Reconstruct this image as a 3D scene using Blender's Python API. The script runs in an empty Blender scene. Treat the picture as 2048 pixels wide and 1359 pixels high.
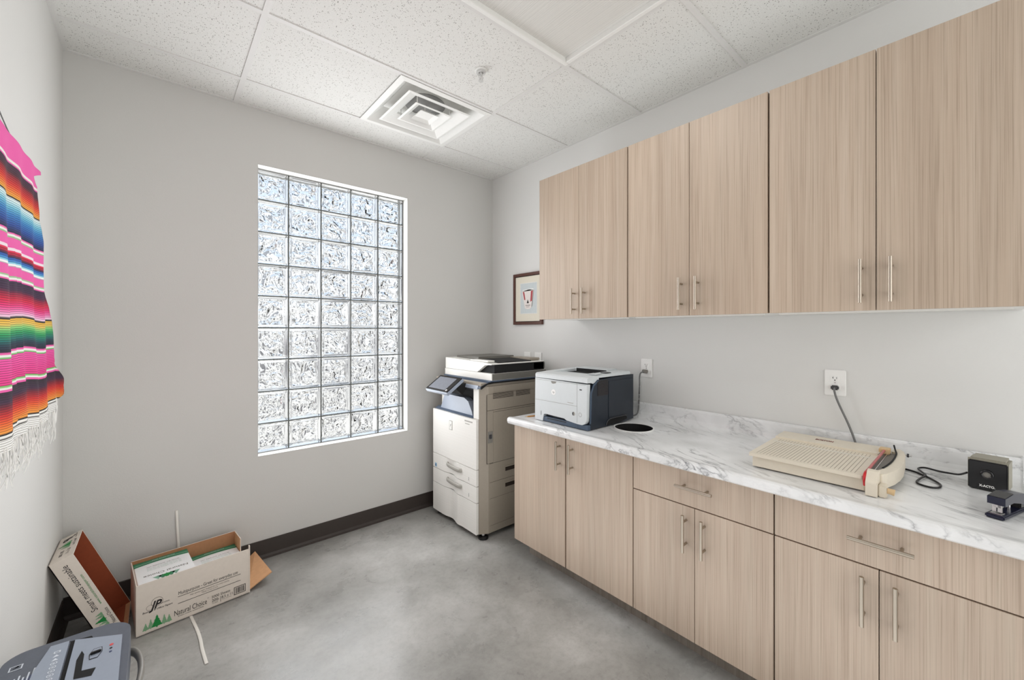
import bpy, bmesh, math, random
from mathutils import Vector, Matrix, noise
random.seed(7)
S = bpy.context.scene
COL = S.collection
PI = math.pi

# ------------------------------------------------------------------ room numbers (metres)
CH = 1.402                       # camera height
Y0 = 2.945                       # back wall
XL, XR = -0.3473, 2.2567         # left / right walls
YF = -1.75                       # wall behind the camera
ZC = 2.749                       # ceiling grid
GX1, GX2 = 0.3396, 1.5588        # ceiling grid lines along Y
GA = 0.3038                      # first cross tee from back wall
CT = 0.864                       # counter top

# ------------------------------------------------------------------ materials
def srgb(r, g, b):
    f = lambda c: c / 12.92 if c <= .04045 else ((c + .055) / 1.055) ** 2.4
    return (f(r / 255), f(g / 255), f(b / 255), 1)

class NT:
    def __init__(s, name):
        s.m = bpy.data.materials.new(name); s.m.use_nodes = True
        s.t = s.m.node_tree; s.n = s.t.nodes; s.l = s.t.links
        s.p = s.n['Principled BSDF']
    def node(s, k, **kw):
        nd = s.n.new(k)
        for a, v in kw.items():
            if a.startswith('i_'): nd.inputs[a[2:].replace('_', ' ')].default_value = v
            else: setattr(nd, a, v)
        return nd
    def link(s, a, b): s.l.new(a, b)
    def coords(s, scale=(1, 1, 1), rot=(0, 0, 0), kind='Object', loc=(0, 0, 0)):
        tc = s.node('ShaderNodeTexCoord'); mp = s.node('ShaderNodeMapping')
        mp.inputs['Scale'].default_value = scale; mp.inputs['Rotation'].default_value = rot
        mp.inputs['Location'].default_value = loc
        s.link(tc.outputs[kind], mp.inputs['Vector']); return mp.outputs['Vector']
    def noise(s, vec, scale, detail=3, rough=.5, dist=0):
        nd = s.node('ShaderNodeTexNoise'); nd.inputs['Scale'].default_value = scale
        nd.inputs['Detail'].default_value = detail; nd.inputs['Roughness'].default_value = rough
        nd.inputs['Distortion'].default_value = dist
        s.link(vec, nd.inputs['Vector']); return nd.outputs['Fac']
    def ramp(s, fac, stops, interp='LINEAR'):
        r = s.node('ShaderNodeValToRGB'); r.color_ramp.interpolation = interp
        e = r.color_ramp.elements
        while len(e) < len(stops): e.new(.5)
        for k, (p, c) in enumerate(stops): e[k].position = p; e[k].color = c
        s.link(fac, r.inputs['Fac']); return r.outputs['Color']
    def mix(s, fac, a, b, blend='MIX'):
        m = s.node('ShaderNodeMix', data_type='RGBA', blend_type=blend)
        for sock, v in ((m.inputs[0], fac), (m.inputs[6], a), (m.inputs[7], b)):
            if hasattr(v, 'is_output'): s.link(v, sock)
            else: sock.default_value = v
        return m.outputs[2]
    def bump(s, h, strength=.2, dist=.01):
        b = s.node('ShaderNodeBump'); b.inputs['Strength'].default_value = strength
        b.inputs['Distance'].default_value = dist
        s.link(h, b.inputs['Height']); s.link(b.outputs['Normal'], s.p.inputs['Normal'])
    def set(s, **kw):
        for k, v in kw.items():
            sock = s.p.inputs[k.replace('_', ' ')]
            if hasattr(v, 'is_output'): s.link(v, sock)
            else: sock.default_value = v
        return s.m

def plain(name, rgb, rough=.5, metal=0, spec=.5, speck=.04, scale=60):
    """a plain painted / moulded surface with a faint procedural mottling"""
    t = NT(name); c = srgb(*rgb)
    f = t.noise(t.coords(), scale, 3)
    lo = tuple(x * (1 - speck) for x in c[:3]) + (1,); hi = tuple(min(1, x * (1 + speck)) for x in c[:3]) + (1,)
    t.set(Base_Color=t.ramp(f, [(.3, lo), (.7, hi)]), Roughness=rough, Metallic=metal)
    t.p.inputs['Specular IOR Level'].default_value = spec
    return t.m

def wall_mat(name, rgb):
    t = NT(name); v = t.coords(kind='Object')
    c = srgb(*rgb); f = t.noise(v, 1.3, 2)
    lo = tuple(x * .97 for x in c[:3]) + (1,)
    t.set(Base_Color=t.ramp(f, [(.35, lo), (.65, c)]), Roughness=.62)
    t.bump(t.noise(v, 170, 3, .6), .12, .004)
    return t.m

def wood_mat(name, c1, c2, c3):
    t = NT(name)
    oi = t.node('ShaderNodeObjectInfo')
    tc = t.node('ShaderNodeTexCoord')
    ad = t.node('ShaderNodeVectorMath', operation='ADD')
    cmb = t.node('ShaderNodeCombineXYZ')
    mul = t.node('ShaderNodeMath', operation='MULTIPLY'); mul.inputs[1].default_value = 7.3
    t.link(oi.outputs['Random'], mul.inputs[0]); t.link(mul.outputs[0], cmb.inputs[1]); t.link(mul.outputs[0], cmb.inputs[2])
    t.link(tc.outputs['Object'], ad.inputs[0]); t.link(cmb.outputs[0], ad.inputs[1])
    def mp(sc):
        m = t.node('ShaderNodeMapping'); m.inputs['Scale'].default_value = sc
        t.link(ad.outputs[0], m.inputs['Vector']); return m.outputs['Vector']
    fine = t.noise(mp((60, 290, 2.2)), 1, 3, .6, .15)
    med = t.noise(mp((20, 36, .7)), 1, 3, .6, .5)
    big = t.noise(mp((3, 7, .35)), 1, 2, .5, .3)
    a = t.ramp(med, [(.3, srgb(*c1)), (.5, srgb(*c2)), (.72, srgb(*c3))])
    b = t.ramp(fine, [(.34, (.70, .67, .63, 1)), (.46, (.95, .94, .93, 1)), (.62, (1.06, 1.06, 1.055, 1))])
    d = t.ramp(big, [(.35, (.92, .915, .91, 1)), (.65, (1.05, 1.05, 1.05, 1))])
    c = t.mix(.7, a, b, 'MULTIPLY'); c = t.mix(.8, c, d, 'MULTIPLY')
    t.set(Base_Color=c, Roughness=.42)
    t.bump(fine, .12, .002)
    return t.m

def metal_mat(name, rgb, rough=.3):
    t = NT(name); f = t.noise(t.coords((900, 900, 12)), 1, 2)
    c = srgb(*rgb); lo = tuple(x * .85 for x in c[:3]) + (1,)
    t.set(Base_Color=t.ramp(f, [(.3, lo), (.7, c)]), Roughness=rough, Metallic=1.0)
    return t.m

def marble_mat():
    t = NT('marble_laminate')
    v = t.coords((1, 1, 1), (0, 0, math.radians(-62)))
    warp = t.node('ShaderNodeTexNoise'); warp.inputs['Scale'].default_value = 3.0; warp.inputs['Detail'].default_value = 4
    t.link(v, warp.inputs['Vector'])
    wv = t.node('ShaderNodeVectorMath', operation='MULTIPLY_ADD')
    wv.inputs[1].default_value = (.10, .10, .10)
    t.link(warp.outputs['Color'], wv.inputs[0]); t.link(v, wv.inputs[2])
    mp = t.node('ShaderNodeMapping'); mp.inputs['Scale'].default_value = (2.2, 12.0, 9.0)
    t.link(wv.outputs[0], mp.inputs['Vector'])
    n1 = t.noise(mp.outputs['Vector'], 1.0, 5, .6, .3)
    s1 = t.node('ShaderNodeMath', operation='SUBTRACT'); s1.inputs[1].default_value = .5; t.link(n1, s1.inputs[0])
    a1 = t.node('ShaderNodeMath', operation='ABSOLUTE'); t.link(s1.outputs[0], a1.inputs[0])
    vein = t.ramp(a1.outputs[0], [(0, (.9, .9, .9, 1)), (.010, (.40, .40, .40, 1)), (.04, (0, 0, 0, 1))])
    msk = t.ramp(t.noise(t.coords((1, 1, 1), (0, 0, .6)), 4.2, 3), [(.44, (.06, .06, .06, 1)), (.66, (1, 1, 1, 1))])
    mp2 = t.node('ShaderNodeMapping'); mp2.inputs['Scale'].default_value = (5.0, 42.0, 30.0)
    t.link(wv.outputs[0], mp2.inputs['Vector'])
    n2 = t.noise(mp2.outputs['Vector'], 1.0, 5, .65, .5)
    streak = t.ramp(n2, [(.55, (0, 0, 0, 1)), (.74, (.55, .55, .55, 1))])
    cloud = t.ramp(t.noise(v, 5, 4), [(.3, srgb(218, 219, 219)), (.6, srgb(240, 241, 242))])
    k = t.mix(1.0, vein, msk, 'MULTIPLY')
    c = t.mix(k, cloud, srgb(96, 98, 104))
    k2 = t.mix(1.0, streak, msk, 'MULTIPLY')
    c = t.mix(k2, c, srgb(150, 150, 154))
    return t.set(Base_Color=c, Roughness=.2)

def concrete_mat():
    t = NT('polished_concrete'); v = t.coords()
    big = t.noise(v, 1.3, 7, .6, .2)
    med = t.noise(v, 4.2, 8, .66, .25)
    fine = t.noise(v, 40, 4, .7)
    a = t.ramp(big, [(.34, srgb(140, 139, 136)), (.5, srgb(165, 164, 161)), (.66, srgb(192, 191, 189))])
    b = t.ramp(med, [(.16, (.66, .66, .655, 1)), (.58, (1.0, 1.0, .995, 1)), (.8, (1.14, 1.14, 1.13, 1))])
    c = t.mix(.8, a, b, 'MULTIPLY')
    d = t.ramp(fine, [(.3, (.78, .78, .77, 1)), (.55, (1.02, 1.02, 1.02, 1))])
    c = t.mix(.6, c, d, 'MULTIPLY')
    r = t.ramp(med, [(.3, (.22, .22, .22, 1)), (.7, (.40, .40, .40, 1))])
    t.set(Base_Color=c, Roughness=r)
    t.bump(med, .06, .004)
    return t.m

def tile_mat():
    t = NT('mineral_fibre_tile'); v = t.coords()
    vo = t.node('ShaderNodeTexVoronoi', feature='F1'); vo.inputs['Scale'].default_value = 150; t.link(v, vo.inputs['Vector'])
    sp = t.node('ShaderNodeSeparateColor'); t.link(vo.outputs['Color'], sp.inputs[0])
    lim = t.node('ShaderNodeMapRange'); lim.inputs['From Min'].default_value = .45; lim.inputs['From Max'].default_value = 1; lim.inputs['To Min'].default_value = 0; lim.inputs['To Max'].default_value = .40
    t.link(sp.outputs[0], lim.inputs['Value'])
    wob = t.noise(v, 420, 2, .6); wm = t.node('ShaderNodeMath', operation='MULTIPLY_ADD'); wm.inputs[1].default_value = .5; t.link(wob, wm.inputs[0]); t.link(vo.outputs['Distance'], wm.inputs[2])
    sb = t.node('ShaderNodeMath', operation='SUBTRACT'); sb.inputs[1].default_value = .25; t.link(wm.outputs[0], sb.inputs[0])
    lt = t.node('ShaderNodeMath', operation='LESS_THAN'); t.link(sb.outputs[0], lt.inputs[0]); t.link(lim.outputs[0], lt.inputs[1])
    base = t.ramp(t.noise(v, 260, 3, .6), [(.3, srgb(214, 213, 210)), (.55, srgb(230, 230, 227))])
    c = t.mix(lt.outputs[0], base, srgb(160, 158, 154))
    t.set(Base_Color=c, Roughness=.9)
    t.bump(t.noise(v, 260, 3, .6), .2, .003)
    return t.m

def stripe_mat(name, rgb, axis, scale, lo=.8, rough=.5, strength=.3):
    t = NT(name); sc = [0, 0, 0]; sc[axis] = scale
    w = t.noise(t.coords(tuple(sc)), 1, 1)
    c = srgb(*rgb)
    t.set(Base_Color=t.ramp(w, [(.35, tuple(x * lo for x in c[:3]) + (1,)), (.6, c)]), Roughness=rough)
    t.bump(w, strength, .003)
    return t.m

M = {}
M['wall_back'] = wall_mat('wall_paint_shaded', (211, 210, 207))  # one wall paint, toned down here for the shaded back wall
M['wall'] = wall_mat('wall_paint_lit', (226, 226, 224))  # same paint, lightened in colour for the window-lit side walls
M['tile'] = tile_mat()
M['grid'] = plain('grid_white', (236, 236, 233), .5, speck=.01)
M['tee'] = plain('ceiling_tee_white', (222, 221, 219), .6, speck=.01)
M['sprinkler'] = plain('sprinkler_chrome_pale', (206, 206, 204), .35)
M['concrete'] = concrete_mat()
M['rubber'] = plain('dark_cove_rubber', (58, 50, 46), .55)
M['wood'] = wood_mat('light_oak_laminate', (190, 171, 154), (195, 177, 160), (200, 184, 167))
M['wood_shaded'] = wood_mat('oak_laminate_shaded', (182, 163, 145), (187, 169, 151), (193, 176, 159))  # same laminate, darkened to paint in the dimmer light up there
M['kick'] = wood_mat('grey_toe_kick', (132, 124, 115), (146, 138, 129), (158, 150, 141))
M['melamine'] = plain('white_melamine', (232, 231, 227), .45, speck=.01)
M['edge_shade'] = plain('dark_shadow_edge', (74, 54, 42), .7)
M['nickel'] = metal_mat('brushed_nickel', (190, 180, 166), .34)
M['marble'] = marble_mat()
M['white_plastic'] = plain('white_plastic', (240, 240, 238), .35, speck=.01)
M['plate_white'] = plain('plate_white', (246, 246, 244), .3, speck=.005)
M['black'] = plain('black_plastic', (22, 22, 24), .38)
M['matte_black'] = plain('matte_black', (10, 10, 11), .8)
M['dark_grey'] = plain('dark_grey_plastic', (66, 67, 70), .45)
M['mid_grey'] = plain('mid_grey_plastic', (134, 131, 125), .45)
M['cord_grey'] = plain('grey_cord', (112, 112, 112), .5)
M['copier_side'] = plain('copier_beige_grey', (160, 151, 138), .45, speck=.02)
M['copier_white'] = stripe_mat('copier_white_textured', (242, 240, 235), 2, 210, .93, .42, .25)
M['copier_plain'] = plain('copier_plain_white', (236, 235, 230), .4, speck=.01)
M['copier_grey'] = plain('copier_scanner_grey', (112, 110, 104), .45)
M['handle_grey'] = plain('copier_handle_grey', (170, 167, 160), .4)
M['screen'] = plain('screen_glass_grey', (128, 132, 142), .12)
M['slate'] = plain('slate_blue_plastic', (84, 98, 118), .4)
M['printer_white'] = plain('printer_white', (212, 217, 219), .38, speck=.01)
M['printer_navy'] = plain('printer_navy', (29, 37, 48), .42, speck=.05)
M['printer_navy_light'] = plain('printer_navy_light', (66, 82, 102), .4, speck=.05)
M['vent_brown'] = plain('vent_brown_black', (46, 36, 30), .6)
M['cream'] = plain('cutter_cream', (226, 217, 200), .45, speck=.02)
M['cream_dark'] = plain('cutter_line', (160, 150, 136), .5)
M['tan'] = plain('tan_wood_knob', (216, 186, 142), .5)
M['cutter_grey'] = plain('cutter_grey_strip', (116, 112, 106), .5)
M['red'] = plain('red_enamel', (196, 24, 34), .3)
M['red_dull'] = plain('dull_red_guard', (184, 92, 92), .3)
M['maroon'] = plain('maroon_print', (120, 40, 34), .6)
M['steel'] = metal_mat('bright_steel', (226, 226, 226), .25)
M['taupe'] = plain('sharpener_taupe', (150, 146, 132), .5, speck=.06, scale=500)
M['gloss_black'] = plain('gloss_black', (14, 14, 18), .12)
M['blue_black'] = plain('stapler_blue_black', (25, 29, 52), .3)
M['carton'] = plain('carton_printed_white', (226, 216, 205), .7, speck=.02)
M['kraft'] = plain('kraft_cardboard', (176, 128, 92), .8, speck=.05)
M['kraft_light'] = plain('kraft_cardboard_light', (208, 160, 118), .8, speck=.05)
M['kraft_red'] = plain('kraft_red_brown', (150, 74, 42), .8, speck=.06)
M['ink'] = plain('black_ink', (38, 34, 34), .7)
M['ink_soft'] = plain('grey_ink', (118, 108, 102), .7)
M['green'] = plain('green_ink', (22, 136, 62), .7)
M['green_pale'] = plain('pale_green_ink', (128, 172, 132), .7)
M['green_label'] = plain('ream_green', (58, 128, 92), .6, speck=.12)
M['green_label_pale'] = plain('ream_pale_green', (132, 176, 152), .6)
M['paper'] = plain('ream_paper_white', (244, 245, 246), .5, speck=.01)
M['cable'] = plain('white_cable', (236, 233, 226), .4, speck=.01)
M['pencil'] = plain('pencil_orange', (214, 146, 52), .4)
M['pencil_wood'] = plain('pencil_wood', (222, 190, 150), .6)
M['frame_brown'] = plain('frame_brown', (84, 48, 38), .32, speck=.1)
M['mat_cream'] = plain('mat_board_cream', (232, 226, 210), .8, speck=.01)
M['print_blue'] = plain('print_pale_blue', (206, 214, 216), .7, speck=.02)
M['bucket_white'] = plain('bucket_white', (236, 228, 224), .7, speck=.02)
M['bucket_red'] = plain('bucket_red', (176, 74, 80), .7)
M['mortar'] = plain('glass_block_mortar', (104, 108, 106), .7)
M['caulk'] = plain('white_reveal', (206, 206, 203), .55, speck=.01)
M['shred_grey'] = plain('shredder_dark_grey', (96, 102, 114), .42)
M['shred_silver'] = plain('shredder_silver_blue', (158, 168, 184), .3, speck=.02)
M['shred_navy'] = plain('shredder_navy', (62, 72, 108), .35)
M['shred_print'] = plain('shredder_print', (220, 226, 236), .5)
M['led_red'] = plain('led_red', (226, 88, 88), .3)
M['blue_sticker'] = plain('blue_sticker', (150, 196, 226), .5)
M['duct_grey'] = plain('duct_dark_grey', (150, 150, 149), .6)
M['fringe'] = plain('fringe_white', (247, 246, 243), .9)
M['lens'] = stripe_mat('troffer_lens', (226, 225, 221), 0, 260, .86, .45, .5)

# glass
g = NT('clear_glass_block')
g.set(Base_Color=(.97, .99, .99, 1), Roughness=0.0, IOR=1.46)
g.p.inputs['Transmission Weight'].default_value = 1.0
M['glass'] = g.m

# serape: colours come from the woven stripe attribute
sm = NT('woven_stripes')
at = sm.node('ShaderNodeAttribute'); at.attribute_name = 'weave'
sm.set(Base_Color=at.outputs['Color'], Roughness=.9)
sm.bump(sm.noise(sm.coords((200, 60, 500)), 1, 2), .3, .002)
M['serape'] = sm.m

# ------------------------------------------------------------------ mesh builder (world coordinates)
class MB:
    def __init__(s): s.v = []; s.f = []; s.mi = []; s.mats = []; s.sm = []
    def m(s, name):
        if name not in s.mats: s.mats.append(name)
        return s.mats.index(name)
    def add(s, vs, fs, mat, smooth=False):
        o = len(s.v); k = s.m(mat)
        s.v += [tuple(x) for x in vs]
        for f in fs: s.f.append(tuple(i + o for i in f)); s.mi.append(k); s.sm.append(smooth)
        return s
    def box(s, x0, x1, y0, y1, z0, z1, mat, r=0):
        if x0 > x1: x0, x1 = x1, x0
        if y0 > y1: y0, y1 = y1, y0
        if z0 > z1: z0, z1 = z1, z0
        if r > 0:
            bm = bmesh.new()
            bmesh.ops.create_cube(bm, size=1)
            for v in bm.verts:
                v.co = Vector(((x0 + x1) / 2 + v.co.x * (x1 - x0), (y0 + y1) / 2 + v.co.y * (y1 - y0), (z0 + z1) / 2 + v.co.z * (z1 - z0)))
            bmesh.ops.bevel(bm, geom=list(bm.edges), offset=min(r, .49 * min(x1 - x0, y1 - y0, z1 - z0)), segments=2, affect='EDGES')
            return s.frombm(bm, mat)
        vs = [(x0, y0, z0), (x1, y0, z0), (x1, y1, z0), (x0, y1, z0), (x0, y0, z1), (x1, y0, z1), (x1, y1, z1), (x0, y1, z1)]
        return s.add(vs, [(0, 3, 2, 1), (4, 5, 6, 7), (0, 1, 5, 4), (1, 2, 6, 5), (2, 3, 7, 6), (3, 0, 4, 7)], mat)
    def frombm(s, bm, mat, smooth=False):
        bm.verts.ensure_lookup_table(); bm.verts.index_update()
        s.add([v.co[:] for v in bm.verts], [[v.index for v in f.verts] for f in bm.faces], mat, smooth); bm.free(); return s
    def prism(s, pts, a, b, mat, axis='z', smooth=False, caps=True):
        """pts: 2-D outline; extruded along axis from a to b (x: pts=(y,z); y: pts=(x,z); z: pts=(x,y))"""
        def P(p, t): return {'x': (t, p[0], p[1]), 'y': (p[0], t, p[1]), 'z': (p[0], p[1], t)}[axis]
        n = len(pts); vs = [P(p, a) for p in pts] + [P(p, b) for p in pts]
        fs = [(i, (i + 1) % n, n + (i + 1) % n, n + i) for i in range(n)]
        s.add(vs, fs, mat, smooth)
        if caps: s.add(vs, [tuple(range(n))[::-1], tuple(range(n, 2 * n))], mat)
        return s
    def cyl(s, p0, p1, r0, r1=None, mat='black', n=20, caps=True, smooth=True):
        r1 = r0 if r1 is None else r1
        p0, p1 = Vector(p0), Vector(p1); d = (p1 - p0).normalized()
        a = d.orthogonal().normalized(); b = d.cross(a)
        vs = []
        for p, r in ((p0, r0), (p1, r1)):
            for i in range(n):
                t = 2 * PI * i / n; vs.append(p + a * (r * math.cos(t)) + b * (r * math.sin(t)))
        s.add(vs, [(i, (i + 1) % n, n + (i + 1) % n, n + i) for i in range(n)], mat, smooth)
        if caps: s.add(vs, [tuple(range(n))[::-1], tuple(range(n, 2 * n))], mat)
        return s
    def ring(s, c, ro, ri, z0, z1, mat, n=48):
        vs = []
        for z in (z0, z1):
            for r in (ro, ri):
                for i in range(n):
                    t = 2 * PI * i / n; vs.append((c[0] + r * math.cos(t), c[1] + r * math.sin(t), z))
        fs = []
        for i in range(n):
            j = (i + 1) % n
            fs += [(i, j, 2 * n + j, 2 * n + i), (n + j, n + i, 3 * n + i, 3 * n + j), (2 * n + i, 2 * n + j, 3 * n + j, 3 * n + i), (j, i, n + i, n + j)]
        return s.add(vs, fs, mat)
    def tube(s, pts, r, mat, n=10, sub=6, flat=1.0, up=(0, 0, 1)):
        P = [Vector(p) for p in pts]; Q = []
        for i in range(len(P) - 1):
            a, b = P[max(i - 1, 0)], P[i]; c, d = P[i + 1], P[min(i + 2, len(P) - 1)]
            for k in range(sub):
                t = k / sub
                Q.append(.5 * ((2 * b) + (c - a) * t + (2 * a - 5 * b + 4 * c - d) * t * t + (3 * b - a - 3 * c + d) * t ** 3))
        Q.append(P[-1]); vs = []; up = Vector(up)
        for i, q in enumerate(Q):
            d = (Q[min(i + 1, len(Q) - 1)] - Q[max(i - 1, 0)]).normalized()
            a = d.cross(up)
            a = d.orthogonal() if a.length < .05 else a
            a.normalize(); b = a.cross(d).normalized()
            for k in range(n):
                t = 2 * PI * k / n
                vs.append(q + a * (r * math.cos(t)) + b * (r * flat * math.sin(t)))
        L = len(Q); fs = []
        for i in range(L - 1):
            for k in range(n):
                fs.append((i * n + k, i * n + (k + 1) % n, (i + 1) * n + (k + 1) % n, (i + 1) * n + k))
        fs += [tuple(range(n))[::-1], tuple(range((L - 1) * n, L * n))]
        return s.add(vs, fs, mat, True)
    def text(s, body, fr, mat, h=None, w=None, align='LEFT', bold=0.0, spacing=1.0, shear=0):
        """text laid on a frame fr=(origin, xdir, ydir); w = total width, h = cap height"""
        cu = bpy.data.curves.new('t', 'FONT'); cu.body = body; cu.size = 1; cu.offset = bold; cu.shear = shear
        cu.space_character = spacing; cu.resolution_u = 3
        ob = bpy.data.objects.new('t', cu); COL.objects.link(ob)
        me = bpy.data.meshes.new_from_object(ob.evaluated_get(bpy.context.evaluated_depsgraph_get()))
        bpy.data.objects.remove(ob); bpy.data.curves.remove(cu)
        if not me.vertices: bpy.data.meshes.remove(me); return s
        xs = [v.co.x for v in me.vertices]; x0, x1 = min(xs), max(xs)
        sy = (h / .73) if h else w / (x1 - x0)
        sx = (w / (x1 - x0)) if w else sy
        off = {'LEFT': -x0, 'CENTER': -(x0 + x1) / 2, 'RIGHT': -x1}[align]
        o, xd, yd = (Vector(q) for q in fr)
        s.add([o + xd * ((v.co.x + off) * sx) + yd * (v.co.y * sy) for v in me.vertices], [tuple(p.vertices) for p in me.polygons], mat)
        bpy.data.meshes.remove(me); return s
    def poly(s, fr, pts, mat):
        o, xd, yd = (Vector(q) for q in fr)
        return s.add([o + xd * a + yd * b for a, b in pts], [tuple(range(len(pts)))], mat)
    def rect(s, fr, a0, a1, b0, b1, mat): return s.poly(fr, [(a0, b0), (a1, b0), (a1, b1), (a0, b1)], mat)
    def disc(s, fr, ca, cb, r, mat, n=24, ri=0):
        o, xd, yd = (Vector(q) for q in fr)
        if ri == 0: return s.poly(fr, [(ca + r * math.cos(2 * PI * i / n), cb + r * math.sin(2 * PI * i / n)) for i in range(n)], mat)
        vs = [o + xd * (ca + q * math.cos(2 * PI * i / n)) + yd * (cb + q * math.sin(2 * PI * i / n)) for q in (r, ri) for i in range(n)]
        return s.add(vs, [(i, (i + 1) % n, n + (i + 1) % n, n + i) for i in range(n)], mat)
    def cut(s): s.brk = getattr(s, 'brk', []) + [(len(s.v), len(s.f))]; return s
    def each(s, name, parent, label=None, bevel=0):
        out = []; v0 = f0 = 0
        for v1, f1 in getattr(s, 'brk', []) + [(len(s.v), len(s.f))]:
            if f1 > f0:
                q = MB(); q.mats = list(s.mats); q.v = s.v[v0:v1]; q.f = [tuple(i - v0 for i in f) for f in s.f[f0:f1]]; q.mi = s.mi[f0:f1]; q.sm = s.sm[f0:f1]
                out.append(q.build(name, parent, label, bevel))
            v0, f0 = v1, f1
        return out
    def xf(s, mat4):
        s.v = [tuple(mat4 @ Vector(v)) for v in s.v]; return s
    def build(s, name, parent=None, label=None, bevel=0, kind=None, seg=2, normals=True):
        org = Vector(parent['_o']) if parent is not None else Vector((0, 0, 0))
        me = bpy.data.meshes.new(name)
        me.from_pydata([tuple(Vector(v) - org) for v in s.v], [], s.f)
        for k in s.mats: me.materials.append(M[k])
        for p, i, q in zip(me.polygons, s.mi, s.sm): p.material_index = i; p.use_smooth = q
        me.validate(); me.update()
        if normals:
            bm = bmesh.new(); bm.from_mesh(me); bmesh.ops.recalc_face_normals(bm, faces=bm.faces); bm.to_mesh(me); bm.free()
        o = bpy.data.objects.new(name, me); COL.objects.link(o)
        if parent is not None:
            o.parent = parent; o['_o'] = tuple(org)
        else: o['_o'] = (0, 0, 0)
        if bevel:
            b = o.modifiers.new('edge', 'BEVEL'); b.width = bevel; b.segments = seg; b.limit_method = 'ANGLE'; b.angle_limit = math.radians(40)
        if label: o['label'] = label
        if kind: o['kind'] = kind
        return o

def thing(name, label, cat, loc, group=None):
    e = bpy.data.objects.new(name, None); COL.objects.link(e); e.location = loc; e.empty_display_size = .05
    e['_o'] = tuple(loc); e['label'] = label; e['category'] = cat
    if group: e['group'] = group
    return e
def tag(o, label, cat, group=None):
    o['label'] = label; o['category'] = cat
    if group: o['group'] = group
    return o

# ================================================================== SETTING
b = MB(); b.box(XL - .3, XR + .3, YF - .3, Y0 + .3, -.1, 0, 'concrete'); b.build('floor', kind='structure')
WX0, WX1, WZ0, WZ1 = .452, 1.4375, .627, 2.419
b = MB()
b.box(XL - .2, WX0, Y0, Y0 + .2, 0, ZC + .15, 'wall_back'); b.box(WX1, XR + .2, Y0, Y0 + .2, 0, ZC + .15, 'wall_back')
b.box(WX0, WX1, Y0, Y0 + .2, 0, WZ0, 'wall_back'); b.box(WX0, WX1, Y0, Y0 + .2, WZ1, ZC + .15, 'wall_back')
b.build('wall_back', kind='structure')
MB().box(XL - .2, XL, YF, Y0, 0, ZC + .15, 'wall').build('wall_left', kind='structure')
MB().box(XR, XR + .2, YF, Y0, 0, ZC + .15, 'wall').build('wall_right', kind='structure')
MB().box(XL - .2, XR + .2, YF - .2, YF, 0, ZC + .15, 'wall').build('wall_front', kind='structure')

# ceiling: lay-in tiles (open where the diffuser and the troffer sit), backed by a deck
gy = [Y0 - GA - .6096 * i for i in range(0, 8)]
DX0, DX1, DY0, DY1 = .955, GX2, gy[1], gy[0]
LX0, LX1, LY0, LY1 = GX1, GX2, gy[3], gy[2]
b = MB()
xs = [XL, GX1, GX2, XR]; ys = [Y0] + [y for y in gy if y > YF] + [YF]
for i in range(3):
    for j in range(len(ys) - 1):
        x0, x1, y1, y0 = xs[i], xs[i + 1], ys[j], ys[j + 1]
        if i == 1 and j == 3: continue
        if i == 1 and j == 1:
            b.box(x0 + .002, DX0 + .02, y0 + .002, y1 - .002, ZC + .005, ZC + .02, 'tile'); continue
        b.box(x0 + .002, x1 - .002, y0 + .002, y1 - .002, ZC + .005, ZC + .02, 'tile')
b.box(XL, XR, YF, Y0, ZC + .145, ZC + .15, 'grid')
b.build('ceiling', kind='structure')
b = MB()
for x in (GX1, GX2): b.box(x - .012, x + .012, YF, Y0, ZC, ZC + .006, 'tee')
for y in gy:
    if y > YF: b.box(XL, XR, y - .012, y + .012, ZC + .0003, ZC + .006, 'tee')
b.box(XL, XL + .02, YF, Y0, ZC + .0005, ZC + .006, 'tee'); b.box(XR - .02, XR, YF, Y0, ZC + .0005, ZC + .006, 'tee')
b.box(XL, XR, Y0 - .02, Y0, ZC + .0006, ZC + .006, 'tee'); b.box(XL, XR, YF, YF + .02, ZC + .0006, ZC + .006, 'tee')
b.build('trim_1', label='white ceiling suspension grid', kind='structure')

# cove bases
def cove(name, pts_fn, a, c, axis):
    b = MB(); b.prism(pts_fn, a, c, 'rubber', axis); return b.build(name, kind='structure', bevel=.0015)
prof = lambda w, s: [(w, 0), (w + s * .022, 0), (w + s * .022, .004), (w + s * .012, .009), (w + s * .006, .022), (w + s * .005, .108), (w + s * .003, .111), (w, .111)]
# back: extrude along x, profile in (y,z)
cove('baseboard_back', prof(Y0, -1), XL + .002, XR - .002, 'x')
cove('baseboard_left', prof(XL, 1), YF, Y0 - .024, 'y')
cove('baseboard_right', prof(XR, -1), 1.94, Y0 - .024, 'y')

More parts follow.
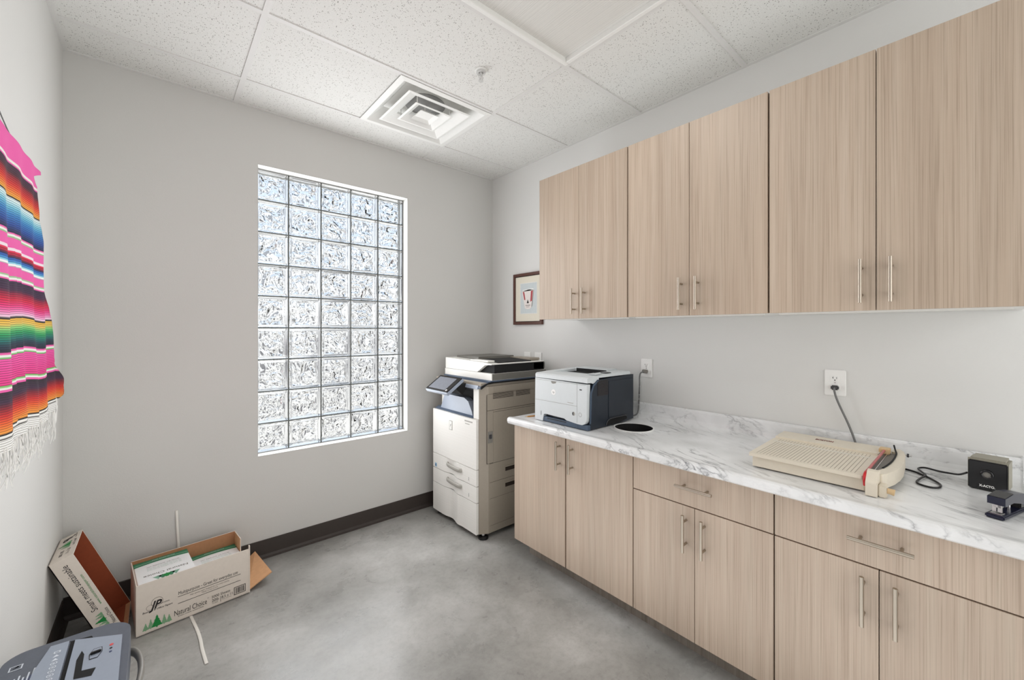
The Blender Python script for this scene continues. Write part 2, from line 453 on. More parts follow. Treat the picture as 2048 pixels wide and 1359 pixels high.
# glass block window
win = bpy.data.objects.new('window_1', None); COL.objects.link(win); win['_o'] = (0, 0, 0); win['kind'] = 'structure'
win['label'] = 'tall glass block window in the back wall'
GP, GPZ, GXS, GZS = .2, .2027, .439, 2.4307 - 9 * .2027
GY = Y0 + .085
def block(b, xa, xb, za, zb, seed):
    """one pressed glass block: clear rim with a pressed groove, flat-ish face, boldly rippled rear face"""
    rng = random.Random(seed); ox, oz = rng.uniform(0, 90), rng.uniform(0, 90)
    cx, cz, w, h = (xa + xb) / 2, (za + zb) / 2, (xb - xa) / 2, (zb - za) / 2
    N = 64; vs = []; fs = []; W = N + 1; R = {}
    for j in range(W):
        for i in range(W):
            u, v = -1 + 2 * i / N, -1 + 2 * j / N
            dx, dz = min(1 + u, 1 - u) * w, min(1 + v, 1 - v) * h          # distance in from the edge
            e = min(dx, dz)
            k = max(0, min(1, (e - .019) / .006))
            x, z = u * w * 100, v * h * 100
            wx, wz = 2.2 * noise.noise((x * .13 + ox, z * .13, 9.0)), 2.2 * noise.noise((x * .13, z * .13 + oz, 4.0))
            n1 = noise.noise(((x + wx) * .17 + ox, (z + wz) * .17 + oz, 1.7)); n2 = noise.noise(((x + wx) * .34 + oz, (z + wz) * .34 + ox, 5.1))
            R[i, j] = k * (.024 * (abs(n1) - .22) + .010 * (abs(n2) - .2)), math.exp(-((e - .0165) / .0028) ** 2), max(0, (.004 - e) / .004)
    for j in range(W):
        for i in range(W):
            r, gr, rd = R[i, j]; vs.append((xa + (xb - xa) * i / N, GY + .0035 * gr + .004 * rd ** 2 + r * .12, za + (zb - za) * j / N))
    o = len(vs)
    for j in range(W):
        for i in range(W):
            r, gr, rd = R[i, j]; vs.append((xa + (xb - xa) * i / N, GY + .075 - .003 * gr - .004 * rd ** 2 + r, za + (zb - za) * j / N))
    for j in range(N):
        for i in range(N):
            a = j * W + i; fs.append((a, a + 1, a + W + 1, a + W)); fs.append((o + a, o + a + W, o + a + W + 1, o + a + 1))
    edge = [i for i in range(W)] + [j * W + N for j in range(1, W)] + [N * W + i for i in range(N - 1, -1, -1)] + [j * W for j in range(N - 1, 0, -1)]
    for k in range(len(edge)):
        a, c = edge[k], edge[(k + 1) % len(edge)]; fs.append((a, o + a, o + c, c))
    b.add(vs, fs, 'glass', True)
gb = MB(); mo = MB()
for j in range(9):
    for i in range(5):
        x0, x1 = GXS + GP * i + .0035, GXS + GP * (i + 1) - .0035; z0, z1 = GZS + GPZ * j + .0035, GZS + GPZ * (j + 1) - .0035
        block(gb, max(x0, WX0 + .003), min(x1, WX1 - .003), max(z0, WZ0 + .003), min(z1, WZ1 - .003), 100 + j * 7 + i * 31)
gb.build('glass_pane', win, 'clear wavy glass blocks in a five by nine grid', normals=False)
for i in range(1, 5): mo.box(GXS + GP * i - .0034, GXS + GP * i + .0034, GY + .003, GY + .078, WZ0 + .003, WZ1 - .003, 'mortar')
for j in range(1, 9): mo.box(WX0 + .003, WX1 - .003, GY + .0035, GY + .0775, GZS + GPZ * j - .0034, GZS + GPZ * j + .0034, 'mortar')
mo.build('window_mortar', win, 'grey mortar joints between the blocks')
rv = MB()
rv.box(WX0, WX1, Y0 + .001, Y0 + .2, WZ1 - .0025, WZ1 - .0005, 'caulk'); rv.box(WX0, WX1, Y0 + .001, Y0 + .2, WZ0 + .0005, WZ0 + .0025, 'caulk')
rv.box(WX0 + .0005, WX0 + .0025, Y0 + .001, Y0 + .2, WZ0 + .0025, WZ1 - .0025, 'caulk'); rv.box(WX1 - .0025, WX1 - .0005, Y0 + .001, Y0 + .2, WZ0 + .0025, WZ1 - .0025, 'caulk')
rv.build('window_reveal', win, 'white painted reveal')

# ================================================================== CEILING FITTINGS
t = thing('air_diffuser', 'white square louvred air diffuser set in the ceiling tiles', 'air vent', ((DX0 + DX1) / 2, (DY0 + DY1) / 2, ZC - .012))
cx, cy = (DX0 + DX1) / 2, (DY0 + DY1) / 2
def frus(b, h0, z0, h1, z1, mat, thick=.003):
    q = lambda h, z: [(cx - h, cy - h, z), (cx + h, cy - h, z), (cx + h, cy + h, z), (cx - h, cy + h, z)]
    vs = q(h0, z0) + q(h1, z1) + q(h0 - thick, z0 + thick) + q(h1 - thick, z1 + thick)
    fs = []
    for i in range(4):
        j = (i + 1) % 4
        fs += [(i, j, 4 + j, 4 + i), (8 + j, 8 + i, 12 + i, 12 + j), (i, 8 + i, 8 + j, j), (4 + i, 4 + j, 12 + j, 12 + i)]
    b.add(vs, fs, mat)
b = MB(); frus(b, .302, ZC - .003, .268, ZC - .006, 'grid'); frus(b, .268, ZC - .006, .19, ZC + .075, 'grid')
b.box(cx - .2, cx + .2, cy - .2, cy + .2, ZC + .074, ZC + .078, 'grid'); b.build('frame', t, bevel=.002)
b = MB(); b.cyl((cx, cy, ZC + .0705), (cx, cy, ZC + .0735), .125, mat='duct_grey', n=40); b.build('duct_opening', t, 'dark round duct opening')
for h0, z0, h1, z1 in ((.212, ZC - .008, .13, ZC + .026), (.128, ZC - .010, .075, ZC + .018)):
    b = MB(); frus(b, h0, z0, h0 - .014, z0 - .002, 'grid'); frus(b, h0 - .014, z0 - .002, h1, z1, 'grid'); b.build('louvre_cone', t, bevel=.0015)
b = MB(); frus(b, .066, ZC - .010, .045, ZC + .006, 'grid'); b.box(cx - .046, cx + .046, cy - .046, cy + .046, ZC + .005, ZC + .009, 'grid'); b.build('centre_cone', t, bevel=.0015)
b = MB()
for dx, dy in ((.11, .11), (-.11, .11), (.11, -.11), (-.11, -.11)): b.cyl((cx + dx, cy + dy, ZC), (cx + dx, cy + dy, ZC + .073), .003, mat='grid', n=8).cut()
b.cyl((cx, cy, ZC + .006), (cx, cy, ZC + .073), .004, mat='grid', n=8); b.each('support_rod', t)

t = thing('ceiling_light', 'recessed ceiling light panel with a finely ribbed white lens', 'ceiling light', ((LX0 + LX1) / 2, (LY0 + LY1) / 2, ZC - .01))
b = MB()
x0, x1, y0, y1 = LX0 + .016, LX1 - .016, LY0 + .016, LY1 - .016
for a0, a1, c0, c1 in ((x0, x1, y0, y0 + .022), (x0, x1, y1 - .022, y1), (x0, x0 + .022, y0 + .022, y1 - .022), (x1 - .022, x1, y0 + .022, y1 - .022)):
    b.box(a0, a1, c0, c1, ZC - .012, ZC + .016, 'grid')
b.build('frame', t, bevel=.003)
b = MB(); b.box(x0 + .0225, x1 - .0225, y0 + .0225, y1 - .0225, ZC + .012, ZC + .015, 'lens'); b.build('lens', t, 'ribbed translucent lens')

t = thing('fire_sprinkler', 'small metal fire sprinkler head hanging from the ceiling tile', 'sprinkler', (1.257, 1.738, ZC))
x, y = 1.257, 1.738
b = MB(); b.ring((x, y), .034, .016, ZC - .001, ZC + .0045, 'grid', 32); b.ring((x, y), .024, .012, ZC - .009, ZC + .001, 'sprinkler', 32); b.build('escutcheon', t)
b = MB(); b.cyl((x, y, ZC - .022), (x, y, ZC + .01), .008, mat='sprinkler', n=14)
b.tube([(x - .008, y, ZC - .02), (x - .013, y, ZC - .032), (x - .003, y, ZC - .046)], .0022, 'sprinkler', 6, 4); b.tube([(x + .008, y, ZC - .02), (x + .013, y, ZC - .032), (x + .003, y, ZC - .046)], .0022, 'sprinkler', 6, 4)
b.cyl((x, y, ZC - .048), (x, y, ZC - .020), .0028, mat='sprinkler', n=8); b.build('body', t)
b = MB(); b.cyl((x, y, ZC - .0505), (x, y, ZC - .0485), .013, mat='sprinkler', n=20); b.build('deflector', t)

# ================================================================== CABINETS
hbar = MB(); hbar.cyl((0, 0, -.0765), (0, 0, .0765), .0062, mat='nickel', n=14)
for z in (-.048, .048): hbar.cyl((.004, 0, z), (.034, 0, z), .0048, mat='nickel', n=10)
HM = hbar.build('handle'); HMESH = HM.data; bpy.data.objects.remove(HM)
def handle(door, x, y, z, horiz=False):
    o = bpy.data.objects.new('handle', HMESH); COL.objects.link(o); o.parent = door
    o.location = Vector((x, y, z)) - Vector(door['_o'])
    if horiz: o.rotation_euler = (PI / 2, 0, 0)
    return o

def carcass(t, x0, x1, y0, y1, z0, z1, top=True, back=True, bottom_mat='melamine'):
    b = MB(); e = .018
    b.box(x0, x1, y0 + .0015, y0 + e, z0, z1, 'melamine'); b.box(x0, x1, y1 - e, y1 - .0015, z0, z1, 'melamine')
    b.box(x0, x1, y0 + e, y1 - e, z0, z0 + e, bottom_mat)
    if top: b.box(x0, x1, y0 + e, y1 - e, z1 - e, z1, 'melamine')
    b.box(x1 - .008, x1, y0 + e, y1 - e, z0 + e, z1 - (e if top else 0), 'melamine')
    b.box(x0 - .0015, x0 - .0003, y0 + .0015, y0 + e, z0, z1, 'edge_shade'); b.box(x0 - .0015, x0 - .0003, y1 - e, y1 - .0015, z0, z1, 'edge_shade')  # dark strips painting the shade inside the door gaps
    b.box(x0 + .12, x0 + .13, y0 + e, y1 - e, z0 + e, z0 + e + .02, 'melamine') if False else None
    return b.build('carcass', t)

XU, XB = 1.88, 1.65
upper = [(1.944, 1.608, 1.266, 1.638, 1.559, 'oak laminate wall cabinet with two doors, beside the framed picture'),
         (1.266, .926, .589, .962, .882, 'oak laminate wall cabinet over the printer, between its two neighbours'),
         (.589, .251, -.0895, .29, .21, 'oak laminate wall cabinet with large doors, over the pencil sharpener')]
for ya, ym, yb, h1, h2, lab in upper:
    t = thing('wall_cabinet', lab, 'cabinet', (2.07, (ya + yb) / 2, 1.472), 'oak wall cabinets above the counter')
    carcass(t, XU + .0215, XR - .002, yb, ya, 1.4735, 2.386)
    for y0, y1, hy in ((ym + .0012, ya - (.0035 if ya < 1.9 else 0), h1), (yb + .0035, ym - .0012, h2)):
        b = MB(); b.box(XU, XU + .0195, y0, y1, 1.472, 2.386, 'wood_shaded'); d = b.build('door', t, bevel=.001)
        handle(d, XU - .034, hy, 1.575)
    b = MB(); b.box(XU + .03, XU + .06, yb + .03, ya - .03, 1.466, 1.4733, 'melamine'); b.build('light_rail', t)

base = [(1.9285, 1.5035, 1.0816, None, (1.544, 1.453), .719, .005, 'oak laminate base cabinet with two full-height doors, beside the copier'),
        (1.0816, .7898, .499, .7835, (.825, .748), .562, .0012, 'oak laminate base cabinet with drawer and two doors, between its two neighbours'),
        (.499, .2134, -.085, .209, (.25, .173), .5685, .0012, 'oak laminate base cabinet with drawer and two doors, below the paper cutter')]
for ya, ym, yb, dr, hh, hz, gap, lab in base:
    t = thing('base_cabinet', lab, 'cabinet', (1.95, (ya + yb) / 2, 0), 'oak base cabinets under the counter')
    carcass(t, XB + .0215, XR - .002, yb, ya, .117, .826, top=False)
    zt = .824
    if dr:
        b = MB(); b.box(XB, XB + .0195, yb + .0025, ya - .0025, .6715, .824, 'wood'); d = b.build('drawer', t, bevel=.001)
        handle(d, XB - .034, dr, .7535, True); zt = .667
    lg = 0 if ya > 1.9 else .0025
    for y0, y1, hy in ((ym + gap, ya - lg, hh[0]), (yb + .0025, ym - gap, hh[1])):
        b = MB(); b.box(XB, XB + .0195, y0, y1, .115, zt, 'wood'); d = b.build('door', t, bevel=.001)
        handle(d, XB - .034, hy, hz)
    ye = 1.903 if ya > 1.9 else ya - .0005
    b = MB(); b.box(1.752, 1.768, yb + .0005, ye, 0, .1168, 'kick')
    if ya > 1.9: b.box(1.768, XR - .03, ye - .016, ye, 0, .1168, 'kick')
    b.build('toe_kick', t, 'grey recessed toe kick')

# ------------------------------------------------ countertop with a waste hole
prof_ct = [(1.640, .8285), (1.612, .8285), (1.605, .834), (1.602, .846), (1.603, .858), (1.608, .865), (1.617, .8685), (1.628, .8680), (1.645, .8655), (1.662, CT),
           (2.190, CT), (2.206, .8665), (2.219, .873), (2.228, .884), (2.233, .90), (2.2345, .945), (2.237, .953), (2.243, .957), (2.2545, .957), (2.2545, .8285)]
b = MB(); b.prism(prof_ct, -.0895, 1.946, 'marble', 'y', smooth=False)
ct = b.build('countertop', normals=True)
cb = MB(); HC = (1.958, 1.279); cb.cyl((HC[0], HC[1], .80), (HC[0], HC[1], .90), .1015, mat='marble', n=64)
cut = cb.build('cut')
md = ct.modifiers.new('hole', 'BOOLEAN'); md.operation = 'DIFFERENCE'; md.object = cut; md.solver = 'EXACT'
bv = ct.modifiers.new('edge', 'BEVEL'); bv.width = .006; bv.segments = 3; bv.limit_method = 'ANGLE'; bv.angle_limit = math.radians(60)
me = bpy.data.meshes.new_from_object(ct.evaluated_get(bpy.context.evaluated_depsgraph_get()))
ct.modifiers.clear(); ct.data = me; bpy.data.objects.remove(cut)
tag(ct, 'white marble laminate countertop with grey veins and a coved backsplash', 'countertop')
t = thing('waste_grommet', 'round open waste hole ring set in the marble counter beside the printer', 'waste hole', (HC[0], HC[1], .80))
b = MB(); b.ring(HC, .108, .1012, CT + .0003, CT + .0045, 'plate_white', 64); b.build('rim', t, 'pale metal rim')
b = MB(); b.ring(HC, .1011, .098, .70, CT + .002, 'matte_black', 48); b.build('liner', t, 'black liner tube')

# ================================================================== OUTLETS
def outlet(y, label, blank=False, x=XR, z=1.1685):
    t = thing('wall_plate' if blank else 'power_outlet', label, 'wall plate' if blank else 'outlet', (x, y, z - .057), None)
    b = MB(); b.box(x - .0065, x - .0005, y - .0395, y + .0395, z - .057, z + .057, 'plate_white', .003); p = b.build('cover_plate', t)
    if blank:
        b = MB(); b.box(x - .0085, x - .0062, y - .016, y + .016, z - .033, z + .033, 'plate_white', .001); b.build('insert', t); return t
    for dz in (-.0195, .0195):
        b = MB(); pts = [(y + .0172 * math.cos(a) if abs(math.cos(a)) < .999 else y + .0172 * math.cos(a), max(-.0125, min(.0125, .0172 * math.sin(a))) + z + dz) for a in [2 * PI * k / 28 for k in range(28)]]
        b.prism(pts, x - .009, x - .0062, 'plate_white', 'x')
        fr = ((x - .0093, y, z + dz), (0, -1, 0), (0, 0, 1))
        b.rect(fr, -.0075, -.0055, -.002, .0075, 'dark_grey'); b.rect(fr, -.0095, -.0055, .002, .004, 'dark_grey'); b.rect(fr, .0055, .0072, -.002, .0065, 'dark_grey'); b.disc(fr, 0, -.0075, .0026, 'dark_grey', 12)
        b.build('socket', t)
    b = MB(); b.cyl((x - .0078, y, z), (x - .0062, y, z), .003, mat='steel', n=12); b.build('screw', t)
    return t
outlet(2.4715, 'white wall plate above the copier, next to the back corner', True)
outlet(2.345, 'white wall plate half hidden by the copier feeder hinge', True)
outlet(1.3805, 'white duplex outlet with a plug in it, beside the printer')
outlet(.4395, 'white duplex outlet with a plug in it, above the paper cutter')

# ================================================================== COPIER
t = thing('copier', 'tall white and beige office copier standing in the corner by the window', 'copier', (1.92, 2.51, 0))
XS = 2.205; YA, YB = 2.21, 2.815     # side plane, far side
XFc = 1.60
# body
b = MB()
b.prism([(1.604, YB), (1.604, 2.244), (1.662, YA), (XS, YA), (XS, YB)], .034, .80, 'copier_side', 'z')
b.box(1.70, XS, YA + .004, YB - .004, .80, 1.022, 'copier_side')
b.prism([(1.604, 2.305), (1.604, 2.244), (1.662, YA), (1.71, YA), (1.71, 2.305)], .80, 1.022, 'copier_side', 'z')
b.box(1.66, 1.705, 2.77, YB, .80, 1.0, 'copier_plain')
b.prism([(1.606, YA + .01), (1.606, YB - .01), (2.16, YB - .01), (2.16, YA + .01)], 1.0225, 1.046, 'copier_side', 'z')
body = b.build('body', t, bevel=.004)
b = MB(); b.box(1.5995, 1.6038, 2.246, 2.812, .04, .80, 'matte_black'); b.box(1.646, XS - .012, YA - .0004, YA - .0001, .503, .966, 'matte_black'); b.box(1.6695, XS - .012, YA - .0004, YA - .0001, .04, .502, 'matte_black'); b.build('gap_shade', t, 'black sheets that shade the gaps between the panels')  # black sheets painting shade into the panel gaps
# output bay (dark recess with sloped tray)
b = MB(); b.box(1.668, 1.69, 2.306, 2.769, .81, 1.0, 'matte_black'); b.box(1.61, 1.70, 2.306, 2.769, .992, 1.02, 'dark_grey'); b.build('output_bay', t, 'dark paper output bay')
b = MB(); b.prism([(2.765, .802), (2.33, .802), (2.345, .84), (2.39, .905), (2.44, .925), (2.70, .925), (2.735, .86)], 1.618, 1.667, 'shred_silver', 'x'); b.build('output_tray', t, 'pale blue grey output tray', bevel=.004)
b = MB(); b.box(1.603, 1.625, 2.243, 2.304, .803, 1.0205, 'copier_plain'); b.build('front_column', t, bevel=.003)
b = MB(); b.prism([(1.598, .803), (1.66, .803), (1.66, .818), (1.625, .818)], 2.306, YB, 'slate', 'y'); b.build('door_ledge', t)
# front door and drawers: shallow wave in plan
def wavy(z0, z1, amp=1.0):
    b = MB(); n = 40; ya, yb = YB, 2.2425
    pl = []
    for i in range(n + 1):
        y = ya + (yb - ya) * i / n; u = i / n
        d = amp * (.016 * math.exp(-((u - .44) / .10) ** 2) - .006 * math.exp(-((u - .62) / .06) ** 2))
        pl.append((1.583 + d, y))
    b.prism(pl + [(1.603, yb), (1.603, ya)], z0, z1, 'copier_white', 'z'); return b
d = wavy(.4692, .802, 0).build('front_door', t, 'white textured front door', bevel=.002)
b = MB(); b.box(1.5815, 1.5832, 2.540, 2.578, .682, .748, 'mid_grey'); b.box(1.5808, 1.5818, 2.543, 2.575, .685, .745, 'copier_plain')
fr = ((1.5805, 2.559, .715), (0, -1, 0), (0, 0, 1)); b.poly(fr, [(-.009, -.016), (-.006, -.003), (.010, .008), (.004, .001), (-.002, -.004)], 'dark_grey'); b.poly(fr, [(-.010, .002), (-.004, .006), (.012, .010), (-.004, .003)], 'dark_grey'); b.build('emblem', d, 'small square emblem plate')
b = MB(); b.rect(((1.5822, 2.38, .775), (0, -1, 0), (0, 0, 1)), 0, .095, 0, .009, 'handle_grey'); b.rect(((1.5822, 2.38, .758), (0, -1, 0), (0, 0, 1)), .005, .06, 0, .005, 'handle_grey'); b.build('lettering', d, 'faint grey lettering')
for k, (z0, z1) in enumerate(((.3578, .4650), (.2478, .3534), (.036, .2434))):
    dd = wavy(z0, z1).build('drawer', t, bevel=.002)
    fr = ((1.5822, 2.33, z0 + .02), (0, -1, 0), (0, 0, 1))
    if k < 2:
        b = MB(); zc = (z0 + z1) / 2 + .012
        b.tube([(1.597, 2.612, zc + .002), (1.578, 2.60, zc), (1.570, 2.53, zc), (1.568, 2.46, zc), (1.572, 2.425, zc), (1.588, 2.418, zc)], .007, 'handle_grey', 10, 6, 2.0); b.build('handle', dd, 'curved grey pull')
        b = MB(); b.rect(fr, 0, .003, 0, .024, 'dark_grey'); b.build('level_mark', dd)
        if k == 0:
            b = MB(); b.rect(((1.5822, 2.785, .365), (0, -1, 0), (0, 0, 1)), 0, .028, 0, .028, 'blue_sticker'); b.rect(((1.5818, 2.778, .370), (0, -1, 0), (0, 0, 1)), 0, .012, 0, .016, 'shred_navy'); b.build('sticker', dd, 'small blue sticker')
# right side panels
b = MB(); b.box(1.6985, XS - .01, YA - .004, YA - .0005, .503, .846, 'copier_side'); b.box(1.6985, XS - .01, YA - .0035, YA - .0005, .848, .8595, 'copier_side'); b.box(1.648, 1.697, YA - .0045, YA - .0005, .506, .8595, 'copier_side')
b.box(1.648, XS - .01, YA - .005, YA - .0005, .862, .968, 'copier_side')
sd = b.build('side_door', t, bevel=.001)
b = MB(); b.box(1.652, 1.69, YA - .008, YA - .0042, .643, .72, 'mid_grey'); b.box(1.66, 1.68, YA - .016, YA - .0082, .672, .70, 'dark_grey', .002); b.build('latch', sd, 'grey door latch')
b = MB()
for x0, x1 in ((1.694, 1.877), (1.90, 2.036)):
    for k in range(5): b.box(x0, x1, YA - .0058, YA - .0051, .937 + k * .008, .9405 + k * .008, 'vent_brown')
b.build('vent', sd, 'dark vent slots')
b = MB(); b.box(1.668, XS - .01, YA - .003, YA - .0005, .375, .5005, 'copier_side').cut(); b.box(1.668, XS - .01, YA - .003, YA - .0005, .265, .373, 'copier_side').cut(); b.box(1.668, XS - .01, YA - .003, YA - .0005, .083, .2635, 'copier_side').cut(); b.box(1.668, XS - .01, YA - .003, YA - .0005, .036, .0815, 'copier_side')
lp = b.each('lower_side_panel', t, bevel=.001)[0]
b = MB()
for z in (.425, .315): b.box(1.804, 1.93, YA - .0062, YA - .0032, z, z + .028, 'vent_brown'); b.box(1.80, 1.934, YA - .009, YA - .0032, z + .028, z + .036, 'copier_side'); b.cut()
b.each('grip_recess', lp)
# scanner
b = MB(); b.box(1.665, 2.17, 2.196, 2.79, 1.052, 1.062, 'slate'); b.build('scanner_band', t, 'dark blue band under the scanner')
b = MB(); b.box(1.672, 2.185, 2.19, 2.785, 1.0625, 1.108, 'copier_plain'); b.box(1.677, 2.183, 2.1885, 2.1895, 1.064, 1.107, 'copier_grey'); sc = b.build('scanner', t, bevel=.004)
b = MB(); b.box(1.70, 2.16, 2.20, 2.78, 1.0462, 1.0518, 'matte_black'); b.build('gasket', t)
# document feeder
b = MB()
b.prism([(2.782, 1.110), (2.36, 1.110), (2.27, 1.162), (2.195, 1.167), (2.195, 1.173), (2.30, 1.180), (2.56, 1.186), (2.782, 1.192)], 1.675, 2.17, 'copier_plain', 'x')
b.build('document_feeder', t, bevel=.004)
b = MB(); b.prism([(2.40, 1.1105), (2.196, 1.1105), (2.196, 1.1655), (2.268, 1.1605)], 1.70, 2.168, 'matte_black', 'x'); b.build('feeder_gap_shade', t, 'black filler shading the gap below the feeder tray')  # solid black block, paints the shaded opening
b = MB(); b.box(2.06, 2.186, 2.196, 2.30, 1.111, 1.168, 'copier_grey', .006); b.build('feeder_hinge', t, 'grey hinge cover')
b = MB(); b.prism([(2.44, 1.185), (2.22, 1.176), (2.22, 1.180), (2.44, 1.191)], 1.75, 2.06, 'matte_black', 'x'); b.box(1.685, 1.75, 2.25, 2.47, 1.18, 1.192, 'copier_plain', .005); b.box(2.06, 2.16, 2.23, 2.47, 1.178, 1.196, 'copier_side', .004); b.box(1.76, 2.10, 2.46, 2.76, 1.186, 1.206, 'copier_grey', .004); b.build('feeder_tray', t, 'open dark feeder tray')
# control band and tilted touch panel
b = MB(); b.prism([(1.598, 1.024), (1.672, 1.052), (1.672, 1.046), (1.61, 1.012), (1.598, 1.012)], 2.216, 2.75, 'slate', 'y'); b.prism([(1.592, 1.006), (1.600, 1.030), (1.612, 1.030), (1.612, 1.006)], 2.245, 2.42, 'shred_silver', 'y'); b.build('control_band', t, 'slate blue control band', bevel=.002)
b = MB(); b.prism([(1.60, 1.008), (1.60, 1.026), (1.66, 1.046), (1.72, 1.050), (2.18, 1.050), (2.18, 1.040), (1.70, 1.040), (1.65, 1.036)], YA - .003, YA + .006, 'matte_black', 'y'); b.build('side_stripe', t, 'black stripe along the side')
ctr = Vector((1.50, 2.522, 1.027)); ax = Vector((0, -1, 0)); up = Vector((.118, 0, .082)).normalized(); nn = ax.cross(up).normalized()
def pan(b, a0, a1, c0, c1, d0, d1, mat):
    vs = [ctr + ax * a + up * c + nn * d for d in (d0, d1) for a, c in ((a0, c0), (a1, c0), (a1, c1), (a0, c1))]
    b.add(vs, [(0, 3, 2, 1), (4, 5, 6, 7), (0, 1, 5, 4), (1, 2, 6, 5), (2, 3, 7, 6), (3, 0, 4, 7)], mat)
b = MB(); pan(b, -.146, .146, -.078, .078, -.026, -.003, 'shred_silver'); pb = b.build('touch_panel', t, 'tilted touch screen panel', bevel=.004)
b = MB(); pan(b, -.142, .142, -.072, .075, -.0028, .002, 'gloss_black'); pn = b.build('bezel', pb, 'black glossy bezel')
b = MB(); pan(b, -.122, .098, -.058, .06, .0022, .003, 'screen'); b.build('screen', pb, 'grey screen')
b = MB(); pan(b, .108, .122, -.062, -.05, .0022, .0034, 'plate_white'); b.build('button', pb)
b = MB(); b.prism([(1.52, 1.0), (1.60, 1.035), (1.605, .998), (1.57, .955)], 2.39, 2.64, 'matte_black', 'y'); b.build('panel_bracket', t)
for x, y in ((1.640, 2.240), (1.640, 2.778), (2.15, 2.250), (2.15, 2.775)):
    b = MB(); b.cyl((x, y, 0), (x, y, .012), .034, .034, 'black', 24); b.cyl((x, y, .012), (x, y, .018), .034, .02, 'black', 24, caps=False); b.cyl((x, y, .012), (x, y, .0338), .012, mat='steel', n=14); b.build('foot', t, 'black levelling foot')

# ================================================================== LASER PRINTER
t = thing('laser_printer', 'white and navy laser printer on the marble counter', 'printer', (1.91, 1.595, CT))
PA, PB, PX0, PX1 = 1.393, 1.797, 1.70, 2.128
b = MB()
b.prism([(1.727, CT + .004), (1.727, 1.06), (1.745, 1.105), (1.785, 1.132), (PX1, 1.14), (PX1, CT + .012), (1.99, CT + .004)], PA, PB - .002, 'printer_navy', 'y')
b.box(PX0 + .004, 1.727, PA, PB - .03, CT + .003, .895, 'printer_navy_light')
b.build('body', t, 'navy blue body shell', bevel=.003)
b = MB(); b.prism([(1.718, .90), (1.727, .905), (1.734, 1.06), (1.752, 1.10), (1.79, 1.125), (1.79, 1.132), (1.745, 1.108), (1.722, 1.065)], PA - .0035, PA - .0004, 'printer_navy_light', 'y'); b.build('side_trim', t, 'lighter blue curved trim')
# white front, rounded at lower right
fp = [(PB, .868), (PB - .066, .868), (PB - .074, .905), (PB - .085, .912), (1.56, .908), (1.54, .900), (1.462, .893), (1.43, .893), (1.412, .900), (1.402, .915), (1.399, .935), (1.396, 1.112), (PB - .003, 1.118)]
b = MB(); b.prism(fp, PX0, PX0 + .0265, 'printer_white', 'x'); fc = b.build('front_cover', t, 'white front cover', bevel=.004)
fr = ((PX0 - .0006, PB, 0), (0, -1, 0), (0, 0, 1)); W = PB - PA
b = MB(); b.rect(fr, .004, .332, .9885, .9898, 'mid_grey'); b.rect(fr, .3315, .3327, .90, 1.118, 'mid_grey'); b.rect(fr, .003, .395, 1.1085, 1.1098, 'mid_grey'); b.rect(fr, .338, .3392, CT + .006, .892, 'printer_navy'); b.build('panel_seam', fc)
b = MB(); b.poly(fr, [(.135, 1.1075), (.178, 1.1075), (.172, 1.098), (.150, 1.094), (.140, 1.098)], 'mid_grey'); b.build('finger_notch', fc)
b = MB(); b.disc(fr, .155, 1.046, .0165, 'plate_white', 28); fl = ((PX0 - .001, PB, 0), (0, -1, 0), (0, 0, 1)); b.text('hp', ((PX0 - .001, PB - .155, 1.041), (0, -1, 0), (0, 0, 1)), 'mid_grey', h=.012, align='CENTER', shear=.25); b.build('logo', fc, 'round white logo')
b = MB(); b.rect(fr, .262, .306, 1.0005, 1.003, 'handle_grey').cut(); b.rect(fr, .052, .055, .90, .925, 'dark_grey'); b.each('marking', fc)
b = MB(); b.disc(fr, .308, .945, .0105, 'handle_grey', 24); b.poly(fl, [(.308 + .0105 * math.cos(a), .945 + .0105 * math.sin(a)) for a in [PI / 2 + k * PI / 10 for k in range(11)]], 'dark_grey'); b.cut(); b.disc(fr, .354, .946, .011, 'mid_grey', 24, .0095).cut(); b.rect(fr, .35, .366, 1.078, 1.084, 'dark_grey'); b.each('button', fc)
b = MB(); b.rect(((PX0 + .0035, PB, 0), (0, -1, 0), (0, 0, 1)), .10, .25, CT + .02, .892, 'printer_navy'); b.build('tray_recess', t, 'dark tray grip recess')
# top cover with output recess
b = MB()
b.prism([(PX0 + .002, 1.1195), (PX0 + .002, 1.140), (1.712, 1.148), (1.80, 1.152), (1.80, 1.133), (1.75, 1.113), (1.735, 1.1195)], PA + .002, PB - .002, 'printer_white', 'y')
b.prism([(1.80, 1.1415), (1.80, 1.152), (2.09, 1.160), (2.10, 1.150), (2.10, 1.1415)], PA + .002, PA + .10, 'printer_white', 'y')
b.prism([(1.80, 1.1415), (1.80, 1.152), (2.09, 1.160), (2.10, 1.150), (2.10, 1.1415)], PB - .06, PB - .002, 'printer_white', 'y')
b.prism([(2.0, 1.1415), (2.0, 1.166), (2.10, 1.166), (2.105, 1.150), (2.105, 1.1415)], PA + .1, PB - .06, 'printer_white', 'y')
b.prism([(1.80, 1.1415), (1.80, 1.1515), (1.92, 1.1425), (1.92, 1.1412)], PA + .1, PB - .06, 'printer_white', 'y')
b.build('top_cover', t, 'white top cover', bevel=.002)
b = MB(); b.box(1.88, 1.999, PA + .1, PB - .06, 1.1413, 1.1425, 'matte_black'); b.rect(((1.9985, PB - .07, 0), (0, -1, 0), (0, 0, 1)), 0, .235, 1.143, 1.162, 'matte_black'); b.build('output_slot', t, 'black paper exit')
b = MB(); b.box(1.80, 1.86, PA + .025, PA + .085, 1.155, 1.158, 'printer_white', .001).cut(); b.box(1.90, 1.95, PA + .03, PA + .07, 1.1555, 1.160, 'dark_grey', .001); b.each('control_key', t)
b = MB()
b.box(1.785, 1.879, PA - .0016, PA - .0004, 1.044, 1.127, 'vent_brown')
